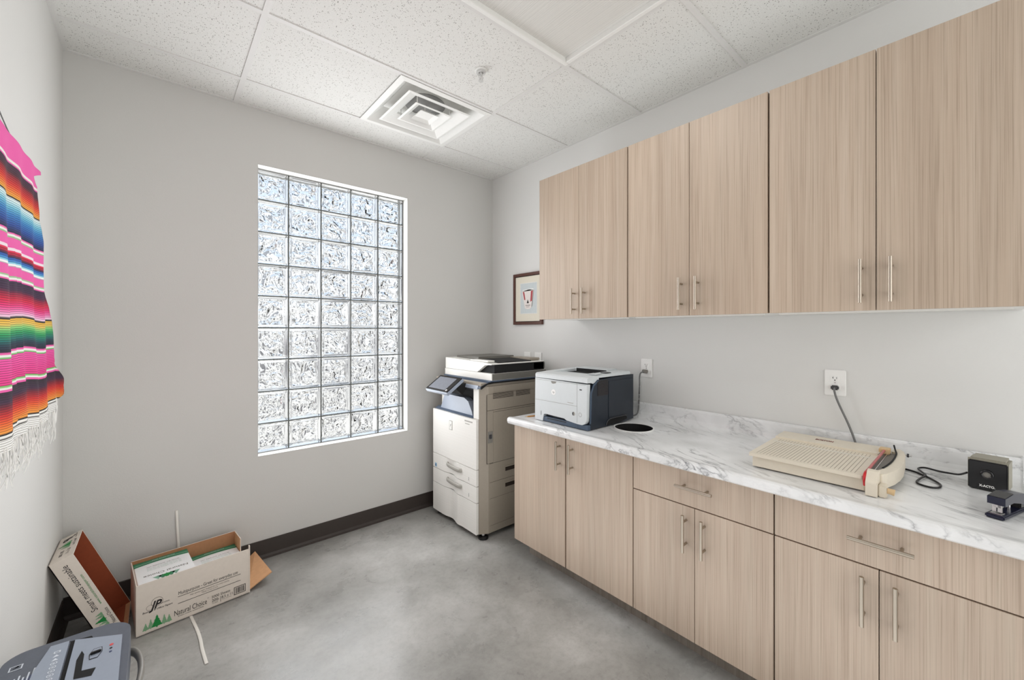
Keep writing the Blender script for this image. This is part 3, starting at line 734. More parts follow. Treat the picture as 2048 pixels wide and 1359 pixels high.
for k in range(12): b.box(1.787, 1.877, PA - .003, PA - .0016, 1.0475 + k * .0068, 1.050 + k * .0068, 'printer_navy')
b.build('vent', t, 'dark slotted vent')
b = MB(); b.box(1.882, 2.12, PA - .0022, PA - .0004, .915, 1.118, 'printer_navy', .0008); b.build('side_panel', t)
b = MB(); b.prism([(1.86, CT + .008), (1.862, .885), (1.88, .902), (1.91, .906), (2.04, .906), (2.06, .895), (2.06, CT + .02), (1.99, CT + .008)], PA - .0016, PA - .0004, 'matte_black', 'y')
b.tube([(1.86, PA - .003, CT + .010), (1.864, PA - .003, .886), (1.882, PA - .003, .902), (1.92, PA - .003, .907), (2.05, PA - .003, .907)], .0025, 'dark_grey', 8, 5); b.build('side_grip', t, 'black hand grip')
b = MB(); b.box(1.76, 1.80, PA + .03, PA + .07, CT, CT + .0045, 'black').cut(); b.box(1.76, 1.80, PB - .07, PB - .03, CT, CT + .0045, 'black').cut(); b.box(2.04, 2.1, PA + .03, PA + .07, CT, CT + .0125, 'black').cut(); b.box(2.04, 2.1, PB - .07, PB - .03, CT, CT + .0125, 'black'); b.each('foot', t)
b = MB(); b.tube([(2.236, 1.384, 1.146), (2.226, 1.400, 1.142), (2.224, 1.410, 1.12), (2.228, 1.414, 1.05), (2.226, 1.417, .97), (2.222, 1.418, .91), (2.212, 1.424, .884), (2.19, 1.445, .872), (2.15, 1.47, .872), (2.1285, 1.49, .876)], .0042, 'cord_grey', 10, 6); pc = b.build('power_cord', t, 'thin grey power cord')
b = MB(); b.box(2.232, 2.2465, 1.364, 1.402, 1.138, 1.160, 'mid_grey', .004); b.build('plug', pc)

# pencil
t = thing('pencil', 'orange pencil lying on the counter behind the printer corner', 'pencil', (1.76, 1.862, CT))
p0, p1 = Vector((1.712, 1.876, CT + .0038)), Vector((1.86, 1.834, CT + .0038)); dv = (p1 - p0).normalized()
b = MB(); b.cyl(p0, p1, .0037, mat='pencil', n=6, smooth=False); b.build('shaft', t)
b = MB(); b.cyl(p0 - dv * .016, p0, .0008, .0036, 'pencil_wood', 12); b.cyl(p0 - dv * .02, p0 - dv * .0158, .0003, .001, 'ink', 8); b.build('point', t)

# ================================================================== PAPER CUTTER
t = thing('paper_cutter', 'beige paper cutter with ruled bed and red blade guard on the counter', 'paper cutter', (1.95, .42, CT))
b = MB()
b.prism([(1.752, .262), (2.18, .262), (2.18, .616), (1.752, .606)], CT + .006, CT + .046, 'cream', 'z'); b.build('base', t, bevel=.004)
b = MB(); b.prism([(1.738, .266), (2.06, .268), (2.06, .622), (1.738, .614)], CT + .0463, CT + .058, 'cream', 'z'); bed = b.build('bed', t, 'ruled cream cutting bed', bevel=.004)
b = MB()
for k in range(28):
    y = .592 - k * .0112
    b.box(1.757, 1.995, y - .0006, y + .0006, CT + .0581, CT + .0586, 'cream_dark')
    b.box(2.012, 2.05, y - .0006, y + .0006, CT + .0581, CT + .0586, 'cream_dark')
b.box(2.000, 2.004, .27, .607, CT + .0581, CT + .0588, 'melamine'); b.build('ruled_line', bed)
b = MB(); b.prism([(2.0605, .268), (2.195, .262), (2.195, .622), (2.0605, .618)], CT + .0463, CT + .066, 'cream', 'z'); ru = b.build('fence', t, bevel=.004)
b = MB(); b.text('BOSTON', ((2.122, .484, CT + .0667), (0, -1, 0), (1, 0, 0)), 'maroon', h=.022, w=.062, bold=.035); b.build('lettering', ru, 'dark red lettering')
b = MB(); b.prism([(1.745, .2655), (2.13, .2635), (2.13, .226), (1.98, .222), (1.84, .234), (1.745, .248)], CT + .0468, CT + .0595, 'cutter_grey', 'z'); b.box(1.80, 2.10, .246, .2485, CT + .0596, CT + .062, 'steel'); b.build('cutting_strip', t, 'grey strip beside the blade')
b = MB(); b.tube([(2.125, .256, CT + .074), (2.0, .2575, CT + .071), (1.88, .259, CT + .069), (1.765, .2605, CT + .067)], .0042, 'red_dull', 10, 5)
b.tube([(1.768, .2605, CT + .067), (1.750, .2608, CT + .066), (1.736, .2605, CT + .060), (1.731, .2602, CT + .045), (1.731, .2590, CT + .030)], .0045, 'red', 10, 6); b.build('blade_guard', t, 'red wire finger guard')
outer = [(2.19, .240), (2.205, .222), (2.17, .207), (2.109, .197), (1.984, .190), (1.92, .192), (1.858, .199), (1.80, .212), (1.777, .2215)]
inner = [(1.777, .2475), (1.80, .2455), (1.84, .2325), (1.90, .2235), (2.0, .2185), (2.08, .219), (2.135, .2225), (2.14, .240)]
b = MB(); b.prism(outer + inner, CT + .018, CT + .065, 'cream', 'z'); arm = b.build('arm', t, 'curved cream blade arm', bevel=.004)
b = MB(); b.tube([(2.19, .238, CT + .080), (2.165, .232, CT + .070), (2.10, .2215, CT + .067), (2.0, .2190, CT + .067), (1.92, .2225, CT + .067), (1.855, .2305, CT + .066)], .0028, 'matte_black', 8, 6); b.build('blade', arm, 'black curved blade edge')
b = MB(); b.prism([(1.718, CT + .002), (1.718, CT + .046), (1.752, CT + .076), (1.776, CT + .078), (1.776, CT + .03), (1.756, CT + .002)], .2275, .2565, 'cream', 'y'); b.build('handle', arm, 'cream grip block', bevel=.004)
b = MB(); b.box(1.735, 1.772, .2065, .227, CT + .001, CT + .040, 'cream', .003); b.build('end_block', t)
b = MB(); b.cyl((1.748, .2062, CT + .024), (1.748, .188, CT + .022), .0085, .010, 'tan', 14); b.build('latch_knob', t, 'tan latch knob')
b = MB(); b.cyl((2.185, .212, CT + .05), (2.185, .186, CT + .05), .004, mat='steel', n=12); b.cyl((2.185, .200, CT + .05), (2.185, .194, CT + .05), .008, mat='dark_grey', n=6, smooth=False); b.build('pivot_bolt', t, 'steel pivot bolt')
b = MB(); b.box(2.095, 2.135, .240, .272, CT + .0598, CT + .080, 'tan', .002); b.build('guard_mount', t)
b = MB()
for x, y in ((1.78, .28), (1.78, .57), (2.15, .29), (2.15, .58)): b.cyl((x, y, CT), (x, y, CT + .0062), .012, mat='black', n=16).cut()
b.each('foot', t)

# ================================================================== PENCIL SHARPENER
org = Vector((2.07, -.006, CT)); t = thing('pencil_sharpener', 'black and taupe electric pencil sharpener on the counter by the stapler', 'pencil sharpener', org)
R = Matrix.Translation(org) @ Matrix.Rotation(math.radians(-7), 4, 'Z')
def RB(): return MB()
b = MB(); b.box(.006, .098, -.046, .044, .003, .105, 'taupe', .007); b.xf(R); b.build('housing', t, 'taupe housing')
b = MB(); b.box(0, .0065, -.0455, .0435, .003, .0985, 'gloss_black', .003); b.box(.0065, .0088, -.0468, .0448, .0035, .1035, 'taupe', .001); b.xf(R); fcx = b.build('front_panel', t, 'glossy black front')
b = MB()
fz = .056
for k in range(28): pass
def xring(b, x0, x1, ro, ri, mat, n=28):
    vs = [(x, q * math.cos(2 * PI * i / n), fz + q * math.sin(2 * PI * i / n)) for x in (x0, x1) for q in (ro, ri) for i in range(n)]
    fs = []
    for i in range(n):
        j = (i + 1) % n; fs += [(i, j, 2 * n + j, 2 * n + i), (n + j, n + i, 3 * n + i, 3 * n + j), (j, i, n + i, n + j), (2 * n + i, 2 * n + j, 3 * n + j, 3 * n + i)]
    b.add(vs, fs, mat, True)
xring(b, -.006, .001, .0155, .0095, 'gloss_black'); b.cyl((-.002, 0, fz), (.0005, 0, fz), .0098, mat='mid_grey', n=24); b.xf(R); b.build('pencil_hole', t, 'round pencil opening')
b = MB(); b.text('X-ACTO.', ((-.0006, 0, .0135), (0, -1, 0), (0, 0, 1)), 'plate_white', h=.0075, w=.036, align='CENTER', bold=.03); b.xf(R); b.build('lettering', fcx, 'white lettering')
b = MB()
for x, y in ((.015, -.035), (.015, .033), (.085, -.035), (.085, .033)): b.cyl((x, y, 0), (x, y, .0035), .006, mat='black', n=12).cut()
b.xf(R); b.each('foot', t)
b = MB(); b.tube([(2.236, .4375, 1.150), (2.226, .437, 1.135), (2.226, .425, 1.09), (2.229, .388, .995), (2.224, .366, .93), (2.215, .355, .885), (2.205, .32, .8685)], .0042, 'cord_grey', 10, 6)
b.tube([(2.224, .3665, .93), (2.215, .355, .885), (2.2035, .32, .8695), (2.2035, .27, .8695), (2.200, .235, .8685), (2.160, .215, .868), (2.137, .173, .868), (2.084, .130, .868), (2.03, .102, .868), (1.985, .102, .868), (1.966, .124, .868), (1.990, .156, .868), (2.05, .152, .870), (2.10, .142, .872), (2.15, .158, .871), (2.188, .168, .871), (2.20, .150, .875), (2.19, .115, .874), (2.18, .085, .876), (2.15, .06, .885), (2.115, .040, .905)], .0033, 'black', 10, 7)
pc = b.build('power_cord', t, 'black cord looped on the counter')
b = MB(); b.box(2.230, 2.2465, .424, .452, 1.138, 1.158, 'dark_grey', .004); b.build('plug', pc)

# ================================================================== STAPLER
org = Vector((1.782, -.019, CT)); t = thing('stapler', 'dark blue and black desk stapler in front of the pencil sharpener', 'stapler', org)
R = Matrix.Translation(org) @ Matrix.Rotation(math.radians(-17), 4, 'Z')
b = MB(); b.box(0, .17, -.0195, .0195, .001, .013, 'blue_black', .003); b.xf(R); b.build('base', t, 'dark blue base')
b = MB(); b.box(.008, .032, -.012, .012, .0132, .0152, 'steel', .0005); b.xf(R); b.build('anvil', t, 'steel anvil plate')
b = MB(); b.prism([(.012, .038), (.012, .060), (.07, .065), (.13, .057), (.175, .048), (.175, .024), (.15, .020), (.12, .030), (.07, .040)], -.018, .018, 'blue_black', 'y'); b.xf(R); b.build('top_arm', t, 'dark blue top arm', bevel=.003)
b = MB(); b.prism([(.014, .0602), (.07, .0652), (.07, .0666), (.014, .0617)], -.0165, .0165, 'black', 'y'); b.xf(R); b.build('grip_pad', t, 'black grip pad')
b = MB(); b.box(.018, .0215, -.010, -.001, .018, .040, 'steel'); b.box(.018, .0215, .002, .010, .018, .040, 'steel'); b.box(.018, .14, -.0075, .0075, .030, .039, 'steel'); b.xf(R); b.build('magazine', t, 'steel staple magazine')
b = MB(); b.box(.125, .165, -.0165, .0165, .0125, .036, 'black', .003); b.cyl((.10, 0, .013), (.10, 0, .036), .003, mat='steel', n=10); b.xf(R); b.build('hinge', t)

# ================================================================== FRAMED PICTURE
t = thing('framed_picture', 'brown framed print of a red striped bucket, partly behind the wall cabinet', 'picture', (XR, 2.46, 1.447))
ya, yb, za, zb = 2.6315, 2.288, 1.447, 1.868; fw = .024
b = MB()
for a0, a1, c0, c1 in ((yb, ya, za, za + fw), (yb, ya, zb - fw, zb), (yb, yb + fw, za + fw, zb - fw), (ya - fw, ya, za + fw, zb - fw)): b.box(XR - .021, XR - .001, a0, a1, c0, c1, 'frame_brown')
for a0, a1, c0, c1 in ((yb + fw, ya - fw, za + fw, za + fw + .004), (yb + fw, ya - fw, zb - fw - .004, zb - fw)): b.box(XR - .017, XR - .002, a0, a1, c0, c1, 'matte_black')
b.build('frame', t, bevel=.003)
b = MB(); b.box(XR - .012, XR - .004, yb + fw, ya - fw, za + fw, zb - fw, 'mat_cream'); mt = b.build('mat_board', t, 'cream mat board')
fr = ((XR - .0126, 2.5445, 1.540), (0, -1, 0), (0, 0, 1))
b = MB(); b.rect(fr, -.006, .198, -.006, .248, 'melamine'); f2 = ((XR - .0130, 2.5445, 1.540), (0, -1, 0), (0, 0, 1)); b.rect(f2, 0, .192, 0, .242, 'print_blue')
f3 = ((XR - .0134, 2.5445, 1.540), (0, -1, 0), (0, 0, 1)); f4 = ((XR - .0138, 2.5445, 1.540), (0, -1, 0), (0, 0, 1))
b.poly(f3, [(.052, .042), (.070, .034), (.110, .034), (.130, .044), (.156, .186), (.100, .192), (.018, .180)], 'bucket_white')
b.poly(f3, [(.016, .180), (.030, .192), (.150, .198), (.162, .186), (.100, .180)], 'plate_white')
b.poly(f4, [(.028, .176), (.046, .175), (.060, .110), (.046, .108)], 'bucket_red'); b.poly(f4, [(.126, .178), (.150, .182), (.138, .098), (.118, .092)], 'bucket_red')
b.poly(f4, [(.130, .046), (.142, .060), (.160, .184), (.156, .186)], 'mid_grey')
b.poly(f4, [(.076, .082), (.088, .112), (.096, .094), (.102, .088), (.098, .080)], 'ink'); b.rect(f4, .062, .118, .062, .067, 'ink_soft'); b.rect(f4, .070, .108, .050, .053, 'ink_soft')
b.build('print', t, 'pale blue print of a red striped bucket')

# ================================================================== CARTON OF PAPER
def tree(b, fr, cx, y0, w, h, mat):
    pts = []; n = 4
    L = [(0, h)]
    for k in range(n):
        y1 = h * (1 - (k + 1) / (n + .4)); L += [(-w * .5 * (k + 1.2) / (n + .6), y1), (-w * .5 * (k + .55) / (n + .6), y1 + h * .02)]
    L = L[:-1] + [(-w * .06, h * .07), (-w * .06, 0)]
    pts = [(cx + a, y0 + c) for a, c in L] + [(cx - a, y0 + c) for a, c in L[::-1][:-1]]
    o, xd, yd = (Vector(q) for q in fr)
    b.add([o + xd * a + yd * c for a, c in pts], [tuple(range(len(pts)))], mat)
def trees(b, fr, fr2, x0, y0, w, h):
    for k, (c, s) in enumerate(((.10, .62), (.27, .80), (.73, .80), (.90, .66))): tree(b, fr, x0 + w * c, y0 + (.02 * k if k < 2 else .01) * h, w * .24, h * s, 'green_pale')
    tree(b, fr2, x0 + w * .48, y0, w * .42, h, 'green')

bo = Vector((-.078, 2.556, .004)); ang = math.radians(5.6)
t = thing('paper_carton', 'open white carton of copy paper on the floor by the back wall', 'carton', bo)
R = Matrix.Translation(bo) @ Matrix.Rotation(ang, 4, 'Z')
L, D, H, th = .440, .283, .232, .004
b = MB(); b.box(0, L, 0, th, 0, H, 'carton'); b.box(0, L, D - th, D, 0, H + .004, 'carton'); b.box(0, th, th, D - th, 0, H, 'carton'); b.box(L - th, L, D - .125, D - th, 0, H + .002, 'carton')
b.box(0, L, 0, D, 0, .003, 'carton')
b.box(.0005, L - .0005, th, th + .0008, .003, H - .001, 'kraft'); b.box(.0005, L - .0005, D - th - .0008, D - th, .003, H + .003, 'kraft'); b.box(th, th + .0008, th, D - th, .003, H - .001, 'kraft'); b.box(L - th - .0008, L - th, D - .1245, D - th, .003, H + .001, 'kraft_light'); b.box(th, L - th, th, D - th, .003, .004, 'kraft')
b.box(L, L + .0045, -.002, .012, .0, H + .016, 'carton')
b.xf(R); b.build('box', t)
b = MB(); fl = [(L, .008, .006), (L, D - .02, .012), (L + .098, D - .012, .078), (L + .118, .030, .046)]
b.add([Vector(p) for p in fl] + [Vector(p) + Vector((-.002, 0, .005)) for p in fl], [(0, 1, 2, 3), (4, 5, 6, 7), (0, 1, 5, 4), (1, 2, 6, 5), (2, 3, 7, 6), (3, 0, 4, 7)], 'kraft_light'); b.xf(R); b.build('end_flap', t, 'kraft end flap folded outwards')
def on(u, v, d=.0007): return ((u * L, -d, v * H), (1, 0, 0), (0, 0, 1))
b = MB()
trees(b, on(0, 0), on(0, 0, .0011), .05 * L, .055 * H, .235 * L, .25 * H)
jp = on(.10, .44); b.text('JP', jp, 'ink', h=.036, w=.046, bold=.03, shear=.35); b.text('NATIONAL', on(.19, .49), 'ink', h=.006, w=.034, shear=.3)
b.disc(on(.165, .56), 0, 0, .021, 'ink_soft', 28, .0195); b.disc(on(.105, .49), 0, 0, .012, 'ink_soft', 24, .0108)
b.text('Business & Office Papers', on(.05, .405), 'ink', h=.008, w=.24 * L, shear=.2, bold=.01)
b.text('Multipurpose - Great for everyday use', on(.34, .535), 'ink', h=.0165, w=.545 * L)
b.rect(on(.335, .495), 0, .58 * L, 0, .0022, 'ink'); b.rect(on(.335, .355), 0, .58 * L, 0, .0022, 'ink')
b.text('High opacity paper designed for two-sided copying', on(.62, .44), 'ink_soft', h=.0065, w=.36 * L, align='CENTER'); b.text('Made in the U.S.A.', on(.62, .395), 'ink_soft', h=.0065, w=.15 * L, align='CENTER')
b.text('Natural Choice', on(.305, .128), 'ink', h=.026, w=.285 * L); b.disc(on(.60, .24), 0, 0, .0025, 'ink_soft', 12, .0018)
b.text('Smart meets sustainable', on(.335, .088), 'ink', h=.0062, w=.225 * L)
b.text('5000 Sheets', on(.635, .195), 'ink', h=.0135, w=.175 * L); b.text('20lb', on(.635, .11), 'ink', h=.0155, w=.066 * L); b.text('75 GSM', on(.637, .068), 'ink_soft', h=.006, w=.055 * L)
b.rect(on(.716, .055), 0, .0016, 0, .028, 'ink'); b.text('8.5 x 11', on(.728, .115), 'ink', h=.0135, w=.105 * L); b.text('216 x 279 mm', on(.732, .078), 'ink_soft', h=.006, w=.09 * L)
x0, x1, z0, z1 = .848 * L, .965 * L, .072 * H, .245 * H
o0 = on(0, 0)
for a0, a1, c0, c1 in ((x0, x1, z0, z0 + .003), (x0, x1, z1 - .003, z1), (x0, x0 + .0025, z0, z1), (x1 - .0025, x1, z0, z1)): b.rect(o0, a0, a1, c0, c1, 'ink')
q = x0 + .006; rr = random.Random(3)
while q < x1 - .006:
    w = rr.choice((.0007, .0012, .0018)); b.rect(o0, q, q + w, z0 + .006, z1 - .006, 'ink'); q += w + rr.choice((.0008, .0013, .0018))
b.xf(R); b.build('printing', t, 'black and green printing on the front')

# reams inside
RW, RD, RH = .2115, .268, .0540
def ream_print(b, z):
    f1 = ((0, 0, z + .0003), (1, 0, 0), (0, 1, 0)); f2 = ((0, 0, z + .0006), (1, 0, 0), (0, 1, 0)); f3 = ((0, 0, z + .0009), (1, 0, 0), (0, 1, 0))
    n = 16; arc = [(RW * i / n, RD - .052 + .020 * math.sin(PI * (.15 + .75 * i / n)) - .010) for i in range(n + 1)]
    b.poly(f1, arc + [(RW, RD - .001), (0, RD - .001)], 'green_label')
    arc2 = [(RW * i / n, RD - .034 + .016 * math.sin(PI * (.1 + .8 * i / n)) - .008) for i in range(n + 1)]
    b.poly(f2, arc2 + [(x, y + .006) for x, y in arc2[::-1]], 'green_label_pale')
    b.text('MULTIPURPOSE PAPER', ((RW * .75, RD - .014, z + .0009), (-1, 0, 0), (0, -1, 0)), 'paper', h=.006, w=.09)
    fr = lambda x, y: ((x, y, z + .0006), (-1, 0, 0), (0, -1, 0))
    b.text('Great for everyday use', fr(RW * .80, .188), 'ink_soft', h=.009, w=.125)
    for k in range(3): b.text('High opacity paper designed for two sided copying', fr(RW * .82, .170 - k * .012), 'green_label_pale', h=.005, w=.13)
    b.text('Natural Choice', fr(RW * .90, .098), 'ink_soft', h=.020, w=.165)
    for c, s, mt in ((.20, .7, 'green_label_pale'), (.8, .7, 'green_label_pale'), (.36, .9, 'green_label'), (.64, .9, 'green_label'), (.5, 1.0, 'green')):
        tree(b, fr(RW * .5 + .055, .060) if mt != 'green' else ((RW * .5 + .055, .060, z + .0009), (-1, 0, 0), (0, -1, 0)), .11 * c, 0, .04, .052 * s, mt)
def ream(lx, z, label, printed, grp=None):
    e = thing('paper_ream', label, 'paper ream', bo, grp); 
    b = MB(); b.box(0, RW, 0, RD, 0, RH - .001, 'paper', .002)
    MR = R @ Matrix.Translation((lx, .0075, z)); b.xf(MR); wr = b.build('wrapper', e)
    if printed: b = MB(); ream_print(b, RH - .001); b.xf(MR); b.build('printing', wr, 'green band and lettering')
    return e
for k in range(4): ream(.0075, .0045 + k * RH, 'green banded top ream of the taller stack in the open carton' if k == 3 else 'white ream lower down in the taller stack inside the carton', k == 3, None if k == 3 else 'reams under the taller top ream')
for k in range(3): ream(.2215, .0045 + k * (RH - .0005), 'green banded top ream of the lower stack in the open carton' if k == 2 else 'white ream lower down in the shorter stack inside the carton', k == 2, None if k == 2 else 'reams under the lower top ream')

# carton lid leaning in the corner
lo = Vector((-.106, 2.572, .031)); t = thing('carton_lid', 'red-brown lined carton lid leaning upright in the corner by the carton', 'carton lid', lo)
ud = Vector((-.372, 0, .928)); vd = Vector((-.928, 0, -.372)); nd = Vector((0, 1, 0))
LL, LD, LW = .452, .076, .285
MX = Matrix(((ud.x, nd.x, vd.x, lo.x), (ud.y, nd.y, vd.y, lo.y), (ud.z, nd.z, vd.z, lo.z), (0, 0, 0, 1)))   # local (u along length, w across, v depth)
b = MB(); th = .004
b.box(0, LL, 0, th, 0, LD, 'carton'); b.box(0, LL, LW - th, LW, 0, LD, 'carton'); b.box(0, th, th, LW - th, 0, LD, 'carton'); b.box(LL - th, LL, th, LW - th, 0, LD, 'carton'); b.box(0, LL, 0, LW, LD - .003, LD, 'carton')
i_ = .0008
b.box(th, LL - th, th, th + i_, .0005, LD - .003, 'kraft_red'); b.box(th, LL - th, LW - th - i_, LW - th, .0005, LD - .003, 'kraft_red'); b.box(th, th + i_, th, LW - th, .0005, LD - .003, 'kraft_light'); b.box(LL - th - i_, LL - th, th, LW - th, .0005, LD - .003, 'kraft_red'); b.box(th, LL - th, th, LW - th, LD - .0042, LD - .0031, 'kraft_red')
b.xf(MX); b.build('box', t)
b = MB(); b.box(th + .001, .055, th + .002, LW - th - .002, LD - .012, LD - .008, 'kraft_red'); b.box(.0055, .0085, th + .002, LW - th - .002, .018, LD - .006, 'kraft_red'); b.xf(MX); b.build('inner_flap', t, 'folded inner flap')
b = MB()
def ln(u, v, d=.0007): return ((u * LL, -d, v * LD), (1, 0, 0), (0, 0, 1))
b.text('Smart meets sustainable', ln(.385, .40), 'ink', h=.022, w=.545 * LL); b.text('www.naturalchoicepaper.com', ln(.42, .15), 'green', h=.009, w=.36 * LL)
b.text('Natural Choice', ln(.18, .08), 'ink', h=.013, w=.18 * LL); trees(b, ln(0, 0), ln(0, 0, .0011), .19 * LL, .33 * LD, .155 * LL, .5 * LD)
b.xf(MX); b.build('printing', t, 'black and green printing on the long side')
b = MB()
tw = lambda y, v: ((LL + .0007, y, v * LD), (0, -1, 0), (0, 0, 1)); tw2 = lambda y, v: ((LL + .0011, y, v * LD), (0, -1, 0), (0, 0, 1))
b.text('JP', tw(.262, .38), 'ink', h=.030, w=.05, bold=.03, shear=.3); b.text('Business', tw(.275, .18), 'ink', h=.006, w=.055)
trees(b, tw(.20, .3), tw2(.20, .3), 0, 0, .075, .045); b.text('Natural Choice', tw(.20, .12), 'ink', h=.010, w=.075)
b.text('20lb 5000', tw(.105, .52), 'ink', h=.012, w=.062); b.text('8.5 x 11', tw(.105, .25), 'ink', h=.012, w=.055)
b.xf(MX); b.build('printing', t, 'black and green printing on the short end')

# white cable out of the wall and under the carton
b = MB(); b.tube([(.073, Y0 - .002, .411), (.074, Y0 - .010, .38), (.077, Y0 - .013, .30), (.082, Y0 - .014, .20), (.085, Y0 - .032, .10), (.09, Y0 - .04, .03), (.095, Y0 - .06, .004)], .006, 'cable', 10, 6, .6, (0, 1, 0))
b.tube([(.095, Y0 - .055, .0028), (.10, 2.80, .0018), (.108, 2.66, .0018), (.119, 2.566, .0018), (.134, 2.44, .0026), (.141, 2.35, .0030), (.143, 2.27, .0030), (.150, 2.164, .0030)], .0065, 'cable', 10, 8, .28)
c = b.build('white_cable'); tag(c, 'white flat cable hanging from the back wall and running under the carton', 'cable')

# ================================================================== SHREDDER
SX0, SX1, SY0, SY1, SZ = -.338, -.068, 1.50, 1.905, .446
t = thing('paper_shredder', 'grey paper shredder with slot and power switch, against the wall', 'paper shredder', ((SX0 + SX1) / 2, (SY0 + SY1) / 2, 0))
def rr_(x0, x1, y0, y1, r, n=6, rs=None):
    rs = rs or (r, r, r, r); pts = []
    for (cx, cy, a0), q in zip(((x1, y1, 0), (x0, y1, PI / 2), (x0, y0, PI), (x1, y0, 3 * PI / 2)), rs):
        sx = -1 if cx == x1 else 1; sy = -1 if cy == y1 else 1
        for k in range(n + 1):
            a = a0 + k * PI / 2 / n; pts.append((cx + sx * q + q * math.cos(a), cy + sy * q + q * math.sin(a)))
    return pts
b = MB(); b.prism(rr_(SX0 + .012, SX1 - .012, SY0 + .012, SY1 - .012, .05), .012, .33, 'shred_grey', 'z', False); b.build('bin', t, 'dark grey bin', bevel=.004)
b = MB(); b.prism(rr_(SX0, SX1, SY0, SY1, .06, 8, (.075, .05, .05, .06)), .331, SZ - .006, 'shred_grey', 'z'); b.build('head', t, 'grey head unit', bevel=.012, seg=4)
zt = SZ - .006
b = MB(); b.prism([(-.245, 1.872), (-.206, 1.868), (-.206, 1.54), (-.245, 1.56), (-.268, 1.70), (-.262, 1.775)], zt - .001, zt + .006, 'shred_silver', 'z'); fp_ = b.build('slot_panel', t, 'silver slanted panel beside the slot', bevel=.003)
b = MB(); b.prism([(-.1935, 1.864), (-.150, 1.838), (-.086, 1.80), (-.083, 1.54), (-.1935, 1.54)], zt - .001, zt + .005, 'shred_silver', 'z'); sp = b.build('switch_panel', t, 'silver panel with the switch', bevel=.004)
b = MB(); b.box(-.2035, -.1945, 1.53, 1.868, zt - .0005, zt + .0012, 'matte_black'); b.build('paper_slot', t, 'black paper slot')
b = MB(); f = ((0, 0, zt + .0008), (1, 0, 0), (0, 1, 0))
b.poly(f, [(-.240, 1.880), (-.158, 1.862), (-.146, 1.822), (-.155, 1.828), (-.166, 1.850), (-.210, 1.872)], 'matte_black')  # recess darkness laid on as a flat black patch
b.poly(f, [(-.26, 1.772), (-.266, 1.70), (-.25, 1.56), (-.33, 1.56), (-.33, 1.700)], 'shred_navy')
b.build('recess', t, 'flat dark patch for recess shade, and a navy label area')
b = MB(); f = ((0, 0, zt + .0056), (1, 0, 0), (0, 1, 0)); b.poly(f, [(-.172, 1.785), (-.165, 1.762), (-.163, 1.682), (-.134, 1.672), (-.140, 1.640), (-.176, 1.655), (-.179, 1.745)], 'matte_black'); b.build('finger_recess_shade', sp)  # flat black polygon painting the shade of a recess
b = MB(); f = ((-.140, 1.747, zt + .0057), (1, -.12, 0), (.12, 1, 0)); b.poly(f, [(-.009, .024), (.009, .024), (.014, .0), (.009, -.026), (-.009, -.026), (-.014, 0)], 'ink'); f = ((-.140, 1.747, zt + .0061), (1, -.12, 0), (.12, 1, 0)); b.poly(f, [(-.008, .0215), (.008, .0215), (.0125, .001), (.008, -.0235), (-.008, -.0235), (-.0125, 0)], 'shred_silver'); b.box(-.152, -.128, 1.740, 1.750, zt + .006, zt + .012, 'gloss_black', .002); b.build('power_switch', sp, 'black rocker switch')
b = MB(); b.cyl((-.108, 1.762, zt + .004), (-.108, 1.762, zt + .0065), .0045, mat='led_red', n=12).cut(); b.cyl((-.108, 1.744, zt + .004), (-.108, 1.744, zt + .0062), .0032, mat='ink', n=12).cut(); b.cyl((-.108, 1.726, zt + .004), (-.108, 1.726, zt + .0062), .0032, mat='shred_navy', n=12); b.each('indicator_light', sp)
b = MB()
for k in range(9):
    y = 1.825 - k * .0185; x = -.226
    f = ((x, y, zt + .0066), (1, 0, 0), (0, 1, 0))
    if k == 0: b.rect(f, -.007, .007, -.006, .006, 'shred_print'); b.rect(((x, y, zt + .0069), (1, 0, 0), (0, 1, 0)), -.004, .004, -.003, .003, 'shred_silver')
    elif k < 3: b.poly(f, [(-.007, -.006), (.007, -.006), (0, .007)], 'shred_print')
    else: b.disc(f, 0, 0, .0072, 'shred_print', 20, .005); b.disc(f, 0, 0, .0028, 'shred_print', 12)
b.build('icon', fp_, 'column of pale warning icons')
b = MB(); f = ((0, 0, zt + .0009), (1, 0, 0), (0, 1, 0))
for k, ln_ in enumerate((.036, .042, .026, .040, .050)): b.rect(f, -.300 + k * .0085, -.2965 + k * .0085, 1.735 - .0 + k * .002, 1.735 + ln_ + k * .002, 'shred_print')
b.rect(f, -.318, -.292, 1.815, 1.838, 'shred_print'); f2 = ((0, 0, zt + .0012), (1, 0, 0), (0, 1, 0)); b.rect(f2, -.315, -.295, 1.818, 1.835, 'shred_grey'); b.poly(f2, [(-.313, 1.820), (-.302, 1.834), (-.298, 1.828)], 'shred_print')
b.build('label', t, 'pale printed instructions')
b = MB(); b.tube([(-.082, 1.84, .349), (-.064, 1.845, .352), (-.047, 1.80, .352), (-.041, 1.73, .350), (-.049, 1.66, .342), (-.064, 1.63, .338), (-.082, 1.63, .335)], .008, 'mid_grey', 10, 6, 1.9); b.build('bin_handle', t, 'grey curved bin handle')
b = MB()
for x in (SX0 + .05, SX1 - .05):
    for y in (SY0 + .05, SY1 - .05): b.cyl((x, y, 0), (x, y, .0125), .016, mat='black', n=14).cut()
b.each('foot', t)

